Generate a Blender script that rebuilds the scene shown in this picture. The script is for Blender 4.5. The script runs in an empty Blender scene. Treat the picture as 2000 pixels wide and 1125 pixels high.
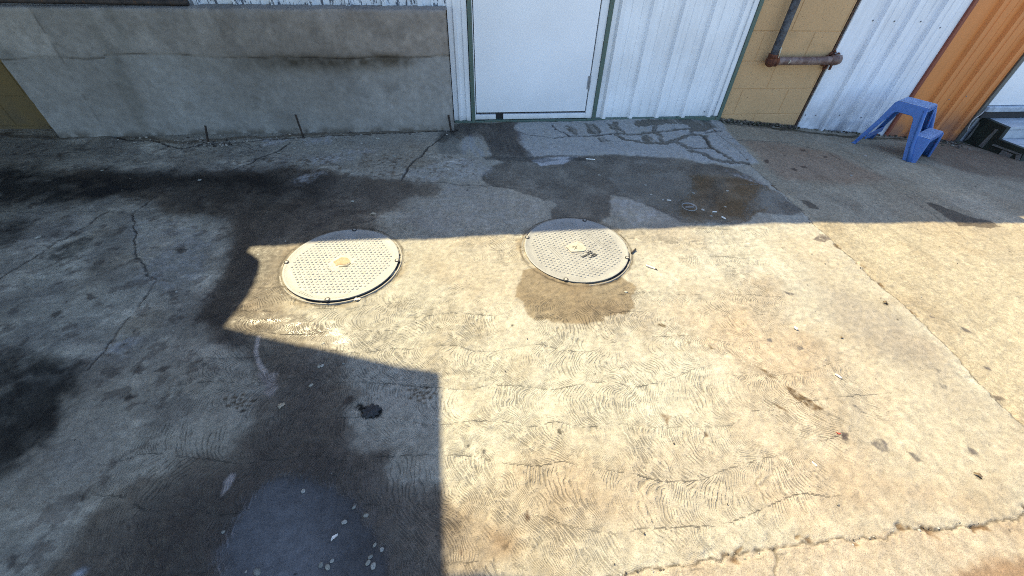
import bpy, bmesh, math, random
import numpy as np
from mathutils import Matrix, Vector

# ------------------------------------------------------------------ camera, sky, sun, exposure
scene = bpy.context.scene
C = scene.collection
F_PX, TH, RO, AL, H = 788.07, math.radians(43.262), math.radians(-2.115), math.radians(7.97), 1.25

def cam_axes():
    f = np.array([0, math.cos(TH), -math.sin(TH)]); d = np.array([0, -math.sin(TH), -math.cos(TH)]); r = np.array([1., 0, 0])
    c, s = math.cos(RO), math.sin(RO)
    R = np.array([c*r+s*d, -s*r+c*d, f])
    ca, sa = math.cos(AL), math.sin(AL)
    return R @ np.array([[ca, -sa, 0], [sa, ca, 0], [0, 0, 1]])
R = cam_axes()
cam_d = bpy.data.cameras.new('camera'); cam = bpy.data.objects.new('camera', cam_d); C.objects.link(cam)
cam_d.sensor_fit = 'HORIZONTAL'; cam_d.sensor_width = 36; cam_d.lens = F_PX/2000*36
cam_d.clip_start = 0.02; cam_d.clip_end = 2000
m = Matrix([[R[0][i], -R[1][i], -R[2][i], 0] for i in range(3)] + [[0, 0, 0, 1]])
m[2][3] = H
cam.matrix_world = m
scene.camera = cam

SUN_EL, SUN_AZ = math.radians(52), math.radians(32)       # azimuth measured left of +Y
sdir = Vector((-math.sin(SUN_AZ)*math.cos(SUN_EL), math.cos(SUN_AZ)*math.cos(SUN_EL), math.sin(SUN_EL)))
sun_d = bpy.data.lights.new('sun', 'SUN'); sun = bpy.data.objects.new('sun', sun_d); C.objects.link(sun)
sun_d.energy = 4.4; sun_d.angle = math.radians(0.53); sun_d.color = (1.0, 0.865, 0.55)
sun.rotation_euler = sdir.to_track_quat('Z', 'Y').to_euler()
w = bpy.data.worlds.new('World'); scene.world = w; w.use_nodes = True
nt = w.node_tree; sky = nt.nodes.new('ShaderNodeTexSky'); sky.sky_type = 'NISHITA'; sky.sun_disc = False
sky.sun_elevation = SUN_EL; sky.sun_rotation = -SUN_AZ; sky.ozone_density = 2.6
nt.links.new(sky.outputs[0], nt.nodes['Background'].inputs[0]); nt.nodes['Background'].inputs[1].default_value = 0.15
vs = scene.view_settings; vs.view_transform = 'Standard'; vs.look = 'None'; vs.gamma = 1; vs.exposure = 1.5
scene.cycles.max_bounces = 6; scene.cycles.pixel_filter_type = 'BLACKMAN_HARRIS'; scene.cycles.filter_width = 1.0
scene.cycles.use_denoising = False

# ------------------------------------------------------------------ helpers
rnd = random.Random(7)
YW = 3.271                                                 # face of the building

def zg(x, y):
    return -0.093*np.minimum(np.maximum(0, x-1.93), 5.0)*np.clip((y-.5)/2.7, 0, 1.05)
def ray(px, py): return np.array([(px-1000)/F_PX, (py-562.5)/F_PX, 1.0]) @ R
def G(px, py):                                             # a spot of the ground, measured in the photograph
    d = ray(px, py); z = 0.0
    for _ in range(10):
        t = (z-H)/d[2]; z = float(zg(d[0]*t, d[1]*t))
    return d[0]*t, d[1]*t, z
def Wl(px, py, Y=YW):
    d = ray(px, py); t = Y/d[1]; return d[0]*t, Y, H+d[2]*t
def lin(c):
    f = lambda v: v/12.92 if v <= .04045 else ((v+.055)/1.055)**2.4
    return tuple(f(v/255) for v in c)

def tag(o, label=None, cat=None, group=None, kind=None):
    if label: o['label'] = label
    if cat: o['category'] = cat
    if group: o['group'] = group
    if kind: o['kind'] = kind
    return o
def thing(name, label, cat, loc=(0, 0, 0), rz=0, group=None):
    o = bpy.data.objects.new(name, None); C.objects.link(o); o.location = loc; o.rotation_euler = (0, 0, rz)
    return tag(o, label, cat, group)
def link(name, me, mats, parent=None, smooth=False):
    o = bpy.data.objects.new(name, me); C.objects.link(o)
    for mm in (mats if isinstance(mats, (list, tuple)) else [mats]): me.materials.append(mm)
    if smooth:
        me.polygons.foreach_set('use_smooth', [True]*len(me.polygons))
    if parent is not None: o.parent = parent
    return o
class MB:
    def __init__(s): s.v = []; s.f = []; s.m = []
    def box(s, x0, x1, y0, y1, z0, z1, c=0.0, mi=0):       # box with chamfered edges when c > 0
        if c <= 0:
            b = len(s.v)
            s.v += [(x, y, z) for z in (z0, z1) for y in (y0, y1) for x in (x0, x1)]
            s.f += [tuple(b+i for i in q) for q in ((0, 2, 3, 1), (4, 5, 7, 6), (0, 1, 5, 4), (2, 6, 7, 3), (0, 4, 6, 2), (1, 3, 7, 5))]
            s.m += [mi]*6; return s
        bm = bmesh.new(); bmesh.ops.create_cube(bm, size=1)
        for v in bm.verts:
            v.co = ((x0+x1)/2+v.co.x*(x1-x0), (y0+y1)/2+v.co.y*(y1-y0), (z0+z1)/2+v.co.z*(z1-z0))
        bmesh.ops.bevel(bm, geom=list(bm.edges), offset=c, segments=2, affect='EDGES', profile=.6)
        s.add_bm(bm, mi); return s
    def add_bm(s, bm, mi=0):
        bm.verts.ensure_lookup_table(); b = len(s.v)
        s.v += [tuple(v.co) for v in bm.verts]
        for f in bm.faces: s.f.append(tuple(b+v.index for v in f.verts)); s.m.append(mi)
        bm.free()
    def tube(s, pts, r, n=12, mi=0, cap=True, jit=0):
        b = len(s.v); pts = [Vector(p) for p in pts]; N = len(pts)
        up = None
        for i, p in enumerate(pts):
            t = (pts[min(i+1, N-1)]-pts[max(i-1, 0)]).normalized()
            if up is None: up = Vector((0, 0, 1)) if abs(t.z) < .9 else Vector((0, 1, 0))
            a = t.cross(up).normalized(); up = a.cross(t).normalized()
            rr = r[i] if isinstance(r, (list, tuple)) else r
            for k in range(n):
                an = 2*math.pi*k/n; q = rr*(1+rnd.uniform(-jit, jit))
                s.v.append(tuple(p+a*math.cos(an)*q+up*math.sin(an)*q))
        for i in range(N-1):
            for k in range(n):
                k2 = (k+1) % n
                s.f.append((b+i*n+k, b+i*n+k2, b+(i+1)*n+k2, b+(i+1)*n+k)); s.m.append(mi)
        if cap:
            s.f.append(tuple(b+k for k in reversed(range(n)))); s.f.append(tuple(b+(N-1)*n+k for k in range(n))); s.m += [mi]*2
        return s
    def prism(s, pts, fa, fb, mi=0):                       # polygon pts -> fa(p), fb(p) give the two 3-D faces
        b = len(s.v); n = len(pts)
        s.v += [fa(p) for p in pts]+[fb(p) for p in pts]
        s.f.append(tuple(b+i for i in range(n))); s.f.append(tuple(b+n+i for i in reversed(range(n))))
        for i in range(n):
            j = (i+1) % n; s.f.append((b+i, b+n+i, b+n+j, b+j))
        s.m += [mi]*(n+2); return s
    def lathe(s, prof, cx=0, cy=0, cz=0, n=64, mi=0):
        b = len(s.v)
        for r, z in prof:
            for k in range(n):
                a = 2*math.pi*k/n; s.v.append((cx+r*math.cos(a), cy+r*math.sin(a), cz+z))
        for i in range(len(prof)-1):
            for k in range(n):
                k2 = (k+1) % n
                s.f.append((b+i*n+k, b+i*n+k2, b+(i+1)*n+k2, b+(i+1)*n+k)); s.m.append(mi)
        return s
    def build(s, name, mats, parent=None, smooth=False, angle=None):
        me = bpy.data.meshes.new(name); me.from_pydata(s.v, [], s.f)
        me.polygons.foreach_set('material_index', s.m)
        bm = bmesh.new(); bm.from_mesh(me); bmesh.ops.recalc_face_normals(bm, faces=bm.faces)
        if angle is not None:
            for e in bm.edges: e.smooth = (len(e.link_faces) == 2 and e.calc_face_angle(0) < math.radians(angle))
            smooth = True
        bm.to_mesh(me); bm.free()
        return link(name, me, mats, parent, smooth)

# node shorthand
class NT:
    def __init__(s, name):
        s.mat = bpy.data.materials.new(name); s.mat.use_nodes = True; s.t = s.mat.node_tree
        s.b = s.t.nodes['Principled BSDF']; s.co = None
    def n(s, typ, **kw):
        nd = s.t.nodes.new('ShaderNode'+typ)
        for k, v in kw.items():
            if k in nd.inputs: s.set(nd.inputs[k], v)
            else: setattr(nd, k, v)
        return nd
    def set(s, inp, v):
        if isinstance(v, bpy.types.NodeSocket): s.t.links.new(v, inp)
        else: inp.default_value = v
    def coord(s):
        if s.co is None: s.co = s.n('TexCoord').outputs['Object']
        return s.co
    def math(s, op, a, b=0.0, c=None, clamp=False):
        nd = s.t.nodes.new('ShaderNodeMath'); nd.operation = op; nd.use_clamp = clamp
        s.set(nd.inputs[0], a); s.set(nd.inputs[1], b)
        if c is not None: s.set(nd.inputs[2], c)
        return nd.outputs[0]
    def noise(s, scale, detail=4, rough=.55, vec=None, dist=0):
        nd = s.n('TexNoise', Scale=scale, Detail=detail, Roughness=rough, Distortion=dist)
        s.set(nd.inputs['Vector'], vec or s.coord()); return nd.outputs['Fac']
    def ramp(s, v, a, b, lo=0.0, hi=1.0):
        nd = s.t.nodes.new('ShaderNodeMapRange'); nd.interpolation_type = 'SMOOTHSTEP'
        s.set(nd.inputs['Value'], v)
        for k, x in (('From Min', a), ('From Max', b), ('To Min', lo), ('To Max', hi)): s.set(nd.inputs[k], x)
        return nd.outputs['Result']
    def mix(s, f, a, b, mode='MIX'):
        nd = s.t.nodes.new('ShaderNodeMix'); nd.data_type = 'RGBA'; nd.blend_type = mode
        s.set(nd.inputs['Factor'], f)
        for k, x in ((6, a), (7, b)):
            if not isinstance(x, bpy.types.NodeSocket) and len(x) == 3: x = (*x, 1)
            s.set(nd.inputs[k], x)
        return nd.outputs[2]
    def mul(s, col, v):                                    # colour times a scalar
        nd = s.t.nodes.new('ShaderNodeVectorMath'); nd.operation = 'SCALE'
        s.set(nd.inputs[0], col); s.set(nd.inputs['Scale'], v); return nd.outputs[0]
    def attr(s, name):
        nd = s.t.nodes.new('ShaderNodeAttribute'); nd.attribute_name = name; return nd
    def scaled(s, sx, sy, sz):
        nd = s.n('Mapping'); s.set(nd.inputs['Vector'], s.coord()); nd.inputs['Scale'].default_value = (sx, sy, sz); return nd.outputs[0]
    def sep(s):
        nd = s.n('SeparateXYZ'); s.set(nd.inputs[0], s.coord()); return nd.outputs
    def fin(s, col=None, rough=None, height=None, metal=None, spec=None, bump=1.0):
        if col is not None:
            if not isinstance(col, bpy.types.NodeSocket) and len(col) == 3: col = (*col, 1)
            s.set(s.b.inputs['Base Color'], col)
        if rough is not None: s.set(s.b.inputs['Roughness'], rough)
        if metal is not None: s.set(s.b.inputs['Metallic'], metal)
        if spec is not None: s.set(s.b.inputs['Specular IOR Level'], spec)
        if height is not None:
            bp = s.n('Bump', Strength=bump, Distance=1.0); s.set(bp.inputs['Height'], height)
            s.t.links.new(bp.outputs[0], s.b.inputs['Normal'])
        return s.mat

# ------------------------------------------------------------------ numpy noise
_rs = np.random.RandomState(3); _T = _rs.rand(256, 256)
def vnoise(x, y, seed=0):
    x = x+seed*17.31; y = y+seed*9.77
    xi = np.floor(x).astype(np.int64); yi = np.floor(y).astype(np.int64); fx = x-xi; fy = y-yi
    fx = fx*fx*(3-2*fx); fy = fy*fy*(3-2*fy)
    a = _T[xi & 255, yi & 255]; b = _T[(xi+1) & 255, yi & 255]; c = _T[xi & 255, (yi+1) & 255]; d = _T[(xi+1) & 255, (yi+1) & 255]
    return (a*(1-fx)+b*fx)*(1-fy)+(c*(1-fx)+d*fx)*fy
def fbm(x, y, sc, oct=4, seed=0):                          # -> about -1..1
    v = np.zeros_like(x); amp = 1.0; tot = 0
    for o in range(oct):
        v += amp*(vnoise(x*sc, y*sc, seed+o*3.1)*2-1); tot += amp; amp *= .55; sc *= 2.03
    return v/tot*1.5
def sstep(a, b, v):
    t = np.clip((v-a)/(b-a), 0, 1); return t*t*(3-2*t)
def seg_dist(X, Y, P, closed=False):
    D = np.full(X.shape, 1e9); n = len(P)
    for i in range(n if closed else n-1):
        ax, ay = P[i]; bx, by = P[(i+1) % n]; dx, dy = bx-ax, by-ay; L = dx*dx+dy*dy+1e-12
        t = np.clip(((X-ax)*dx+(Y-ay)*dy)/L, 0, 1)
        D = np.minimum(D, (X-ax-t*dx)**2+(Y-ay-t*dy)**2)
    return np.sqrt(D)
def inside(X, Y, P):
    r = np.zeros(X.shape, bool); n = len(P)
    for i in range(n):
        ax, ay = P[i]; bx, by = P[(i+1) % n]
        if ay == by: continue
        c = ((ay > Y) != (by > Y)) & (X < (bx-ax)*(Y-ay)/(by-ay)+ax); r ^= c
    return r

# ------------------------------------------------------------------ the concrete yard: one sheet, fine where the photograph looks
def axis(segs):
    out = [segs[0][0]]
    for a, b, st in segs:
        n = max(1, int(round((b-a)/st))); out += list(np.linspace(a, b, n+1)[1:])
    return np.array(out)
gx = axis([(-80, -20, 10), (-20, -8, 2), (-8, -4, .25), (-4, -1.9, .009), (-1.9, 2.35, .0045), (2.35, 4.9, .008), (4.9, 6.5, .05), (6.5, 20, 1.5), (20, 80, 10)])
gy = axis([(-60, -10, 10), (-10, -2, 1), (-2, 0.0, .1), (0.0, 2.05, .0042), (2.05, 3.36, .0062), (3.36, 5, .2), (5, 20, 3), (20, 80, 15)])
GX, GY = np.meshgrid(gx, gy); shp = GX.shape; X = GX.ravel(); Y = GY.ravel(); N = X.size
core = (X > -4.3) & (X < 5.2) & (Y > -.05) & (Y < 3.4)
ci = np.nonzero(core)[0]; cx, cy = X[ci], Y[ci]

w1 = fbm(cx, cy, 9, 4, 1); w2 = fbm(cx, cy, 9, 4, 2); w3 = fbm(cx, cy, 45, 3, 3); w4 = fbm(cx, cy, 45, 3, 4)
big = fbm(cx, cy, 1.6, 4, 5); mid = fbm(cx, cy, 6, 5, 6); fine = fbm(cx, cy, 60, 3, 7); strk = fbm(cx*3.5, cy*.7+cx*.5, 7, 4, 8)
def gpoly(pts): return [G(*p)[:2] for p in pts]
def region(pts, soft=.02, amp=.012, fa=.004, closed=True, width=0.0):
    """soft mask of a traced outline (closed) or of a line of some width (open)"""
    P = gpoly(pts); xs = [p[0] for p in P]; ys = [p[1] for p in P]; mg = soft*2+amp*3+width*2+.03
    k = np.nonzero((cx > min(xs)-mg) & (cx < max(xs)+mg) & (cy > min(ys)-mg) & (cy < max(ys)+mg))[0]
    out = np.zeros(cx.shape)
    if len(k) == 0: return out
    qx = cx[k]+amp*w1[k]+fa*w3[k]; qy = cy[k]+amp*w2[k]+fa*w4[k]
    d = seg_dist(qx, qy, P, closed)
    if closed:
        d = np.where(inside(qx, qy, P), -d, d); out[k] = 1-sstep(-soft, soft, d)
    else:
        out[k] = 1-sstep(width*.5, width*.5+soft, d)
    return out

dry = np.array([.285, .264, .210])
col = np.ones((len(ci), 3))*dry
wet = np.zeros(len(ci)); pud = np.zeros(len(ci)); comb = np.zeros(len(ci)); agg = np.zeros(len(ci)); dz = np.zeros(len(ci))
def tint(mask, c, k=1.0):                                  # multiply
    global col
    col = col*(1-mask[:, None]*k*(1-np.array(c)))
def paint(mask, c, k=1.0):
    global col
    col = col*(1-mask[:, None]*k)+np.array(c)*mask[:, None]*k

# broad colour drift of old concrete
tint(sstep(-.1, .9, big), (.96, .91, .86)); tint(sstep(.0, 1, fbm(cx, cy, 2.6, 4, 21)), (.86, .85, .87)); tint(sstep(.1, .9, mid), (.88, .85, .82))
col *= (1+.13*sstep(.1, .9, fbm(cx, cy, 3.4, 5, 22)))[:, None]
col *= (1+.10*strk+.07*fine)[:, None]
# slab to the right of the joint: exposed aggregate
joint = [(1385, 240), (1400, 262), (1440, 295), (1480, 335), (1520, 370), (1560, 405), (1590, 437), (1640, 480), (1668, 505), (1700, 540), (1745, 577), (1775, 605), (1820, 645), (1855, 680), (1890, 720), (1940, 770), (2000, 832), (2100, 940), (2400, 1300)]
slabR = region(joint+[(3200, 1300), (3200, 200), (1385, 200)], .006, .004, .002)
agg = slabR*1.0; tint(slabR, (.93, .86, .76))
pinkR = region([(1455, 272), (1560, 285), (1640, 305), (1700, 335), (1740, 350), (1650, 360), (1530, 350), (1480, 310)], .06, .03); tint(pinkR, (.95, .82, .78))
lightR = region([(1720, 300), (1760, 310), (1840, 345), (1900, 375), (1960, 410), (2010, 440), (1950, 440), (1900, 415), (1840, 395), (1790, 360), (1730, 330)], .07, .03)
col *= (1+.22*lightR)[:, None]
front = region([(1180, 1128), (1260, 1112), (1390, 1090), (1490, 1072), (1580, 1060), (1680, 1045), (1755, 1033), (1840, 1035), (1930, 1022), (2000, 1003), (2300, 960), (2300, 1500), (1000, 1500)], .008, .01)
agg = np.maximum(agg, front*.7); tint(front, (.97, .90, .86))
tint(region([(1870, 1100), (1940, 1080), (2050, 1070), (2050, 1250), (1850, 1250)], .02, .03), (.62, .50, .42))
# smoother grey band along the joint in the sun, dusty speckled field beside it
tint(region([(1590, 560), (1660, 570), (1760, 620), (1850, 700), (1830, 730), (1740, 700), (1640, 640)], .08, .04), (.80, .80, .84))
tint(region([(1280, 600), (1420, 590), (1560, 640), (1640, 700), (1560, 740), (1400, 690)], .14, .05), (.97, .91, .86))
tint(region([(1480, 960), (1600, 900), (1750, 930), (1850, 960), (1750, 1020), (1540, 1040)], .09, .05), (.95, .90, .86))
tint(region([(960, 890), (1080, 850), (1200, 880), (1220, 1000), (1040, 1060), (930, 1000)], .14, .05), (.95, .89, .83))
tint(region([(865, 950), (960, 990), (1010, 1070), (960, 1130), (860, 1130)], .08, .03), (.86, .77, .69))
tint(region([(955, 1040), (1010, 1045), (1010, 1090), (960, 1095)], .04, .015), (.74, .64, .55))

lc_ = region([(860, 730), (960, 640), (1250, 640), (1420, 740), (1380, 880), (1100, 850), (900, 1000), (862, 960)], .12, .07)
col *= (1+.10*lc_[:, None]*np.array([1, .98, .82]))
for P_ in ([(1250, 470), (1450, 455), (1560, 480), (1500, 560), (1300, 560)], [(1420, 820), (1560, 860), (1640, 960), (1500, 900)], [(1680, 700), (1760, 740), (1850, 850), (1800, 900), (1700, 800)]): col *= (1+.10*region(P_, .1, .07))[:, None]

col *= (1+.14*region([(-400, 420), (240, 420), (440, 440), (440, 560), (480, 800), (330, 900), (100, 1130), (-400, 1300)], .10, .05))[:, None]*np.array([.99, 1.0, 1.03])  # left ground lightened in colour to offset the deep shade there
tint(region([(1250, 600), (1500, 560), (1700, 700), (1720, 900), (1900, 980), (1700, 1050), (1300, 1110), (1000, 1130), (900, 1000), (1150, 880), (1400, 850), (1380, 700)], .16, .10)*np.clip(.7+.6*fbm(cx, cy, 2.4, 4, 23), 0, 1), (.975, .90, .85))
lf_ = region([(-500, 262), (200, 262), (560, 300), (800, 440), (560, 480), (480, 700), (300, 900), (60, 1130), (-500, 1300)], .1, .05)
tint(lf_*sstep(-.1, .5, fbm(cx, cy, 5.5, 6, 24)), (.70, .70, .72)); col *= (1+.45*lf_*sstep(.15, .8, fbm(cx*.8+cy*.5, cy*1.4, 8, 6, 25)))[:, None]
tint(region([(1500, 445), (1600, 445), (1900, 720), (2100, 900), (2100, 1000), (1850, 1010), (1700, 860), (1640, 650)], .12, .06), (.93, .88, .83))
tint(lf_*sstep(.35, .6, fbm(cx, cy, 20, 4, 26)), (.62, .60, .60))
# comb swirls left by the finishing broom: phase + strength
row = cy/.135+.55*fbm(cx, cy, 1.3, 2, 11)+.20*fbm(cx, cy, 5, 2, 12)+.28*cx
ri = np.floor(row); v = row-ri-.5
hh = lambda s: _T[(ri.astype(int)*7+s) & 255, (ri.astype(int)*13+s*5) & 255]
curv = (hh(1)*2-1)*.30+.14*fbm(cx, cy, 2.5, 2, 13); skew = (hh(2)-.35)*.26+.10*fbm(cx, cy, 2.1, 2, 14)
phase = cx+curv*v*v+skew*v*.9+.024*fbm(cx, cy, 8, 3, 15)+.0035*fbm(cx, cy, 40, 2, 19)+hh(3)*.3
comb = sstep(-.95, -.05, fbm(cx, cy, 2.0, 3, 16)+.35*fbm(cx, cy, 9, 2, 17))
comb *= region([(420, 560), (700, 560), (1000, 600), (1250, 560), (1480, 560), (1600, 640), (1620, 760), (1700, 880), (1620, 1000), (1300, 1120), (850, 1300), (100, 1300), (150, 1050), (300, 780), (420, 680)], .12, .05)
comb = np.maximum(comb, .85*region([(700, 440), (1180, 440), (1500, 440), (1520, 620), (1700, 760), (1760, 900), (1200, 700), (560, 600)], .1, .05)*sstep(-.5, .3, fbm(cx, cy, 3, 3, 18)))
edge = np.exp(-((np.abs(v)-.5)/.035)**2)*comb               # ridge where two passes meet

# light apron of newer mortar in front of the door
apron = region([(1003, 241), (1100, 238), (1405, 231), (1420, 255), (1450, 285), (1480, 318), (1440, 324), (1380, 318), (1300, 309), (1240, 305), (1180, 303), (1100, 306), (1060, 312), (1035, 310), (1020, 285), (1008, 262)], .02, .012)
bst = fbm(cx*46+cy*6, cy*5, 1, 3, 49); paint(apron*np.clip(.95+.35*bst+.3*w1, 0, 1), (.30, .30, .285), .85); comb *= 1-apron; dz += .008*apron
lightA = region([(905, 258), (930, 255), (960, 285), (958, 302), (930, 306), (904, 300)], .015, .015); paint(lightA*np.clip(.45+1.3*bst, 0, 1), (.28, .29, .29), .7)
tint(region([(860, 245), (890, 250), (905, 300), (860, 300), (855, 270)], .03, .02), (.62, .64, .66))
# wet and stained ground --------------------------------------------------
ws = .5*sstep(-.2, .8, fbm(cx, cy, 4, 4, 30))
swath = region([(120, 330), (330, 345), (430, 330), (520, 335), (570, 325), (620, 330), (700, 345), (790, 353), (845, 357), (864, 370), (838, 385), (800, 390), (783, 402), (785, 412), (750, 424), (738, 440), (752, 450), (700, 458), (640, 470), (600, 492),
                (560, 520), (545, 560), (560, 590), (600, 612), (650, 660), (690, 745), (712, 765), (700, 790), (668, 818), (668, 838), (700, 868), (750, 890), (775, 918), (810, 935), (858, 950), (900, 1010), (880, 1090), (900, 1300), (60, 1300),
                (110, 1110), (180, 1010), (270, 945), (350, 905), (430, 880), (478, 852), (492, 825), (482, 800), (495, 775), (518, 762), (500, 735), (520, 725), (470, 690), (412, 665), (402, 630), (405, 600), (432, 565), (448, 520), (452, 470), (440, 430), (410, 415), (330, 418), (300, 400), (240, 385), (130, 380)], .028, .035, .010)
swath_l = region([(120, 335), (560, 330), (700, 350), (800, 360), (790, 385), (730, 430), (560, 470), (500, 560), (440, 600), (470, 680), (560, 700), (650, 720), (650, 840), (800, 980), (830, 1250), (150, 1250), (300, 1000), (520, 860), (540, 740), (420, 670), (380, 620), (430, 540), (430, 420), (250, 390)], .09, .04)
wet = np.maximum(wet, swath*(.55+.35*swath_l)); tint(swath*(.9+.25*np.clip(fbm(cx, cy, 7, 5, 45), -1, .4)), (.45, .40, .36)); tint(region([(150, 1130), (300, 960), (480, 880), (560, 800), (660, 840), (850, 980), (860, 1300), (100, 1300)], .06, .04), (.78, .76, .76)); tint(swath_l*np.clip(.85+.45*fbm(cx, cy, 5, 5, 46), 0, 1), (.44, .42, .42))
# soft oily halo left of the sunlit patch
halo = region([(470, 440), (500, 470), (510, 540), (470, 600), (440, 660), (420, 640), (405, 600), (440, 560), (450, 500)], .05, .03); tint(halo, (.55, .53, .52)); wet = np.maximum(wet, halo*.6)
wet = np.maximum(wet, .55*region([(520, 560), (560, 590), (640, 620), (700, 660), (640, 720), (420, 650)], .06, .03))
# black oil
for P_, s_, k_ in (([(-400, 322), (0, 322), (60, 320), (110, 338), (180, 345), (260, 350), (300, 362), (260, 380), (180, 392), (90, 402), (0, 408), (-400, 410)], .09, .90),
                   ([(150, 330), (230, 326), (340, 332), (460, 335), (560, 345), (540, 372), (420, 368), (320, 362), (200, 350)], .10, .62),
                   ([(330, 350), (520, 345), (640, 350), (620, 395), (500, 420), (380, 410)], .12, .35),
                   ([(-300, 415), (10, 415), (38, 440), (30, 470), (-10, 485), (-300, 500)], .05, .8),
                   ([(-300, 700), (0, 700), (35, 682), (80, 686), (120, 680), (152, 705), (158, 740), (125, 790), (98, 830), (95, 860), (50, 905), (0, 950), (-300, 1100)], .045, .86),
                   ([(108, 482), (135, 470), (170, 468), (185, 478), (165, 492), (135, 505), (112, 500)], .025, .72),
                   ([(180, 505), (215, 495), (235, 515), (215, 535), (185, 530)], .04, .35),
                   ([(200, 465), (240, 455), (240, 475), (200, 480)], .04, .3),
                   ([(700, 793), (722, 788), (742, 795), (744, 812), (722, 818), (706, 812)], .006, .93)):
    mk = region(P_, s_, .045 if s_ > .02 else .006, .012)*(np.clip(.95+.45*fbm(cx, cy, 12, 5, 47), 0, 1) if s_ > .02 else 1); tint(mk, (.03, .03, .03), min(1, k_*1.06)); wet = wet*(1-mk*.85)
# run-off from the threshold, puddle by the door
run = region([(872, 245), (905, 240), (1010, 240), (1004, 258), (1012, 275), (1030, 292), (1042, 306), (1100, 305), (1190, 303), (1240, 305), (1300, 309), (1370, 318), (1430, 327), (1470, 345), (1500, 365), (1535, 388), (1570, 410), (1560, 418), (1525, 418), (1480, 418), (1462, 430), (1440, 440), (1330, 436),
              (1300, 420), (1265, 402), (1230, 388), (1195, 383), (1190, 400), (1188, 425), (1160, 436), (1080, 432), (1075, 415), (1085, 400), (1050, 388), (1010, 375), (950, 362), (940, 345), (960, 325), (985, 315), (960, 308), (955, 290), (945, 272), (930, 258), (915, 262), (900, 275), (880, 262)], .012, .02, .006)
tint(run*np.clip(.92+.3*fbm(cx, cy, 8, 5, 48), 0, 1), (.30, .275, .25)); wet = np.maximum(wet, run*.8)
paint(region([(1040, 312), (1090, 307), (1130, 306), (1100, 318), (1055, 323)], .01, .01), (.40, .41, .42), .75)
pudA = region([(1190, 350), (1330, 338), (1480, 352), (1535, 392), (1470, 430), (1350, 432), (1280, 402), (1215, 378)], .05, .03); pud = np.maximum(pud, pudA*.88*run); tint(pudA, (.80, .78, .76))
# damp apron below the right-hand lid
st = region([(1022, 530), (1017, 550), (1007, 565), (1010, 580), (1021, 592), (1026, 608), (1038, 622), (1061, 628), (1098, 629), (1126, 636), (1149, 638), (1170, 632), (1181, 628), (1179, 622), (1204, 617), (1223, 613), (1237, 603), (1239, 590), (1235, 576), (1245, 562), (1237, 555), (1216, 546), (1180, 520), (1100, 520)], .006, .012, .006)
tint(st, (.56, .49, .40)); wet = np.maximum(wet, st*.35)
# standing water bottom left
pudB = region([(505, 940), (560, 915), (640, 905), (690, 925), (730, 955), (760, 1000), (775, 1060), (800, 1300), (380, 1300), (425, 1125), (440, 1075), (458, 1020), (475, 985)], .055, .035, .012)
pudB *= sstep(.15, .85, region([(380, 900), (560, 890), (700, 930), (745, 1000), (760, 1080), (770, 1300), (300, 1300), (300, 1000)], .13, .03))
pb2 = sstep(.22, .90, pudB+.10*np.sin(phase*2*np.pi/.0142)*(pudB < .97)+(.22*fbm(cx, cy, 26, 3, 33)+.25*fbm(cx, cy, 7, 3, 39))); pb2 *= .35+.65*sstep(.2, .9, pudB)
pud = np.maximum(pud, pb2); pdk = .62+.55*region([(430, 1130), (470, 990), (560, 930), (640, 960), (660, 1130), (600, 1300), (400, 1300)], .14, .06)+.15*fbm(cx, cy, 5, 4, 34); paint(pb2*.85, (1, 1, 1), 0); col = col*(1-pb2[:, None]*.85)+np.array((.105, .109, .116))*(pb2*.85*pdk)[:, None]; wet = np.maximum(wet, pb2)  # murky tint, graded bluish and lighter at left in place of sky reflection
paint(region([(503, 729), (520, 727), (540, 733), (535, 760), (522, 778), (512, 768), (516, 752)], .01, .012), (.30, .25, .22), .8)
paint(region([(438, 940), (450, 922), (458, 925), (452, 945), (440, 965), (432, 972)], .006, .006), (.34, .30, .28), .8)
paint(region([(503, 660), (501, 690), (508, 710), (520, 727)], .006, .006, .002, False, .009), (.40, .34, .30), .8)
paint(region([(150, 1120), (165, 1108), (175, 1112), (168, 1125), (160, 1150)], .01, .01), (.36, .38, .40), .8)
# pale worn mortar
for P_, k_ in (([(190, 705), (205, 675), (232, 655), (258, 655), (252, 672), (225, 690), (222, 708), (195, 712)], .6), ([(262, 430), (300, 425), (380, 430), (420, 470), (400, 540), (310, 570), (280, 540), (270, 480)], .25),
               ([(510, 272), (560, 264), (565, 272), (540, 282), (510, 285)], .7), ([(590, 272), (650, 266), (640, 278), (600, 285)], .7), ([(600, 305), (700, 292), (740, 290), (700, 310), (620, 322)], .45), ([(580, 345), (620, 335), (640, 340), (590, 358)], .5),
               ([(880, 362), (960, 368), (1050, 392), (1060, 425), (900, 450), (770, 440), (790, 410), (850, 385)], .15), ([(790, 335), (900, 310), (960, 325), (950, 350), (860, 352), (795, 350)], .30),
               ([(1420, 335), (1470, 345), (1500, 362), (1470, 352)], .5), ([(1190, 390), (1250, 395), (1300, 428), (1240, 436), (1200, 425)], .3)):
    mk = region(P_, .025, .04, .015)*np.clip(.55+.9*fbm(cx, cy, 40, 3, 35), 0, 1); paint(mk, (.40, .40, .40), k_)
# scuffed, pitted zones
pitz = region([(440, 300), (640, 300), (880, 300), (960, 345), (760, 352), (580, 352), (450, 330)], .08, .04)
pit = pitz*sstep(.25, .6, fbm(cx, cy, 38, 4, 36)); tint(pit, (.55, .5, .46)); col *= (1+.5*pitz*sstep(.35, .8, fbm(cx*.5, cy*1.3, 30, 3, 37)))[:, None]
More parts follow.
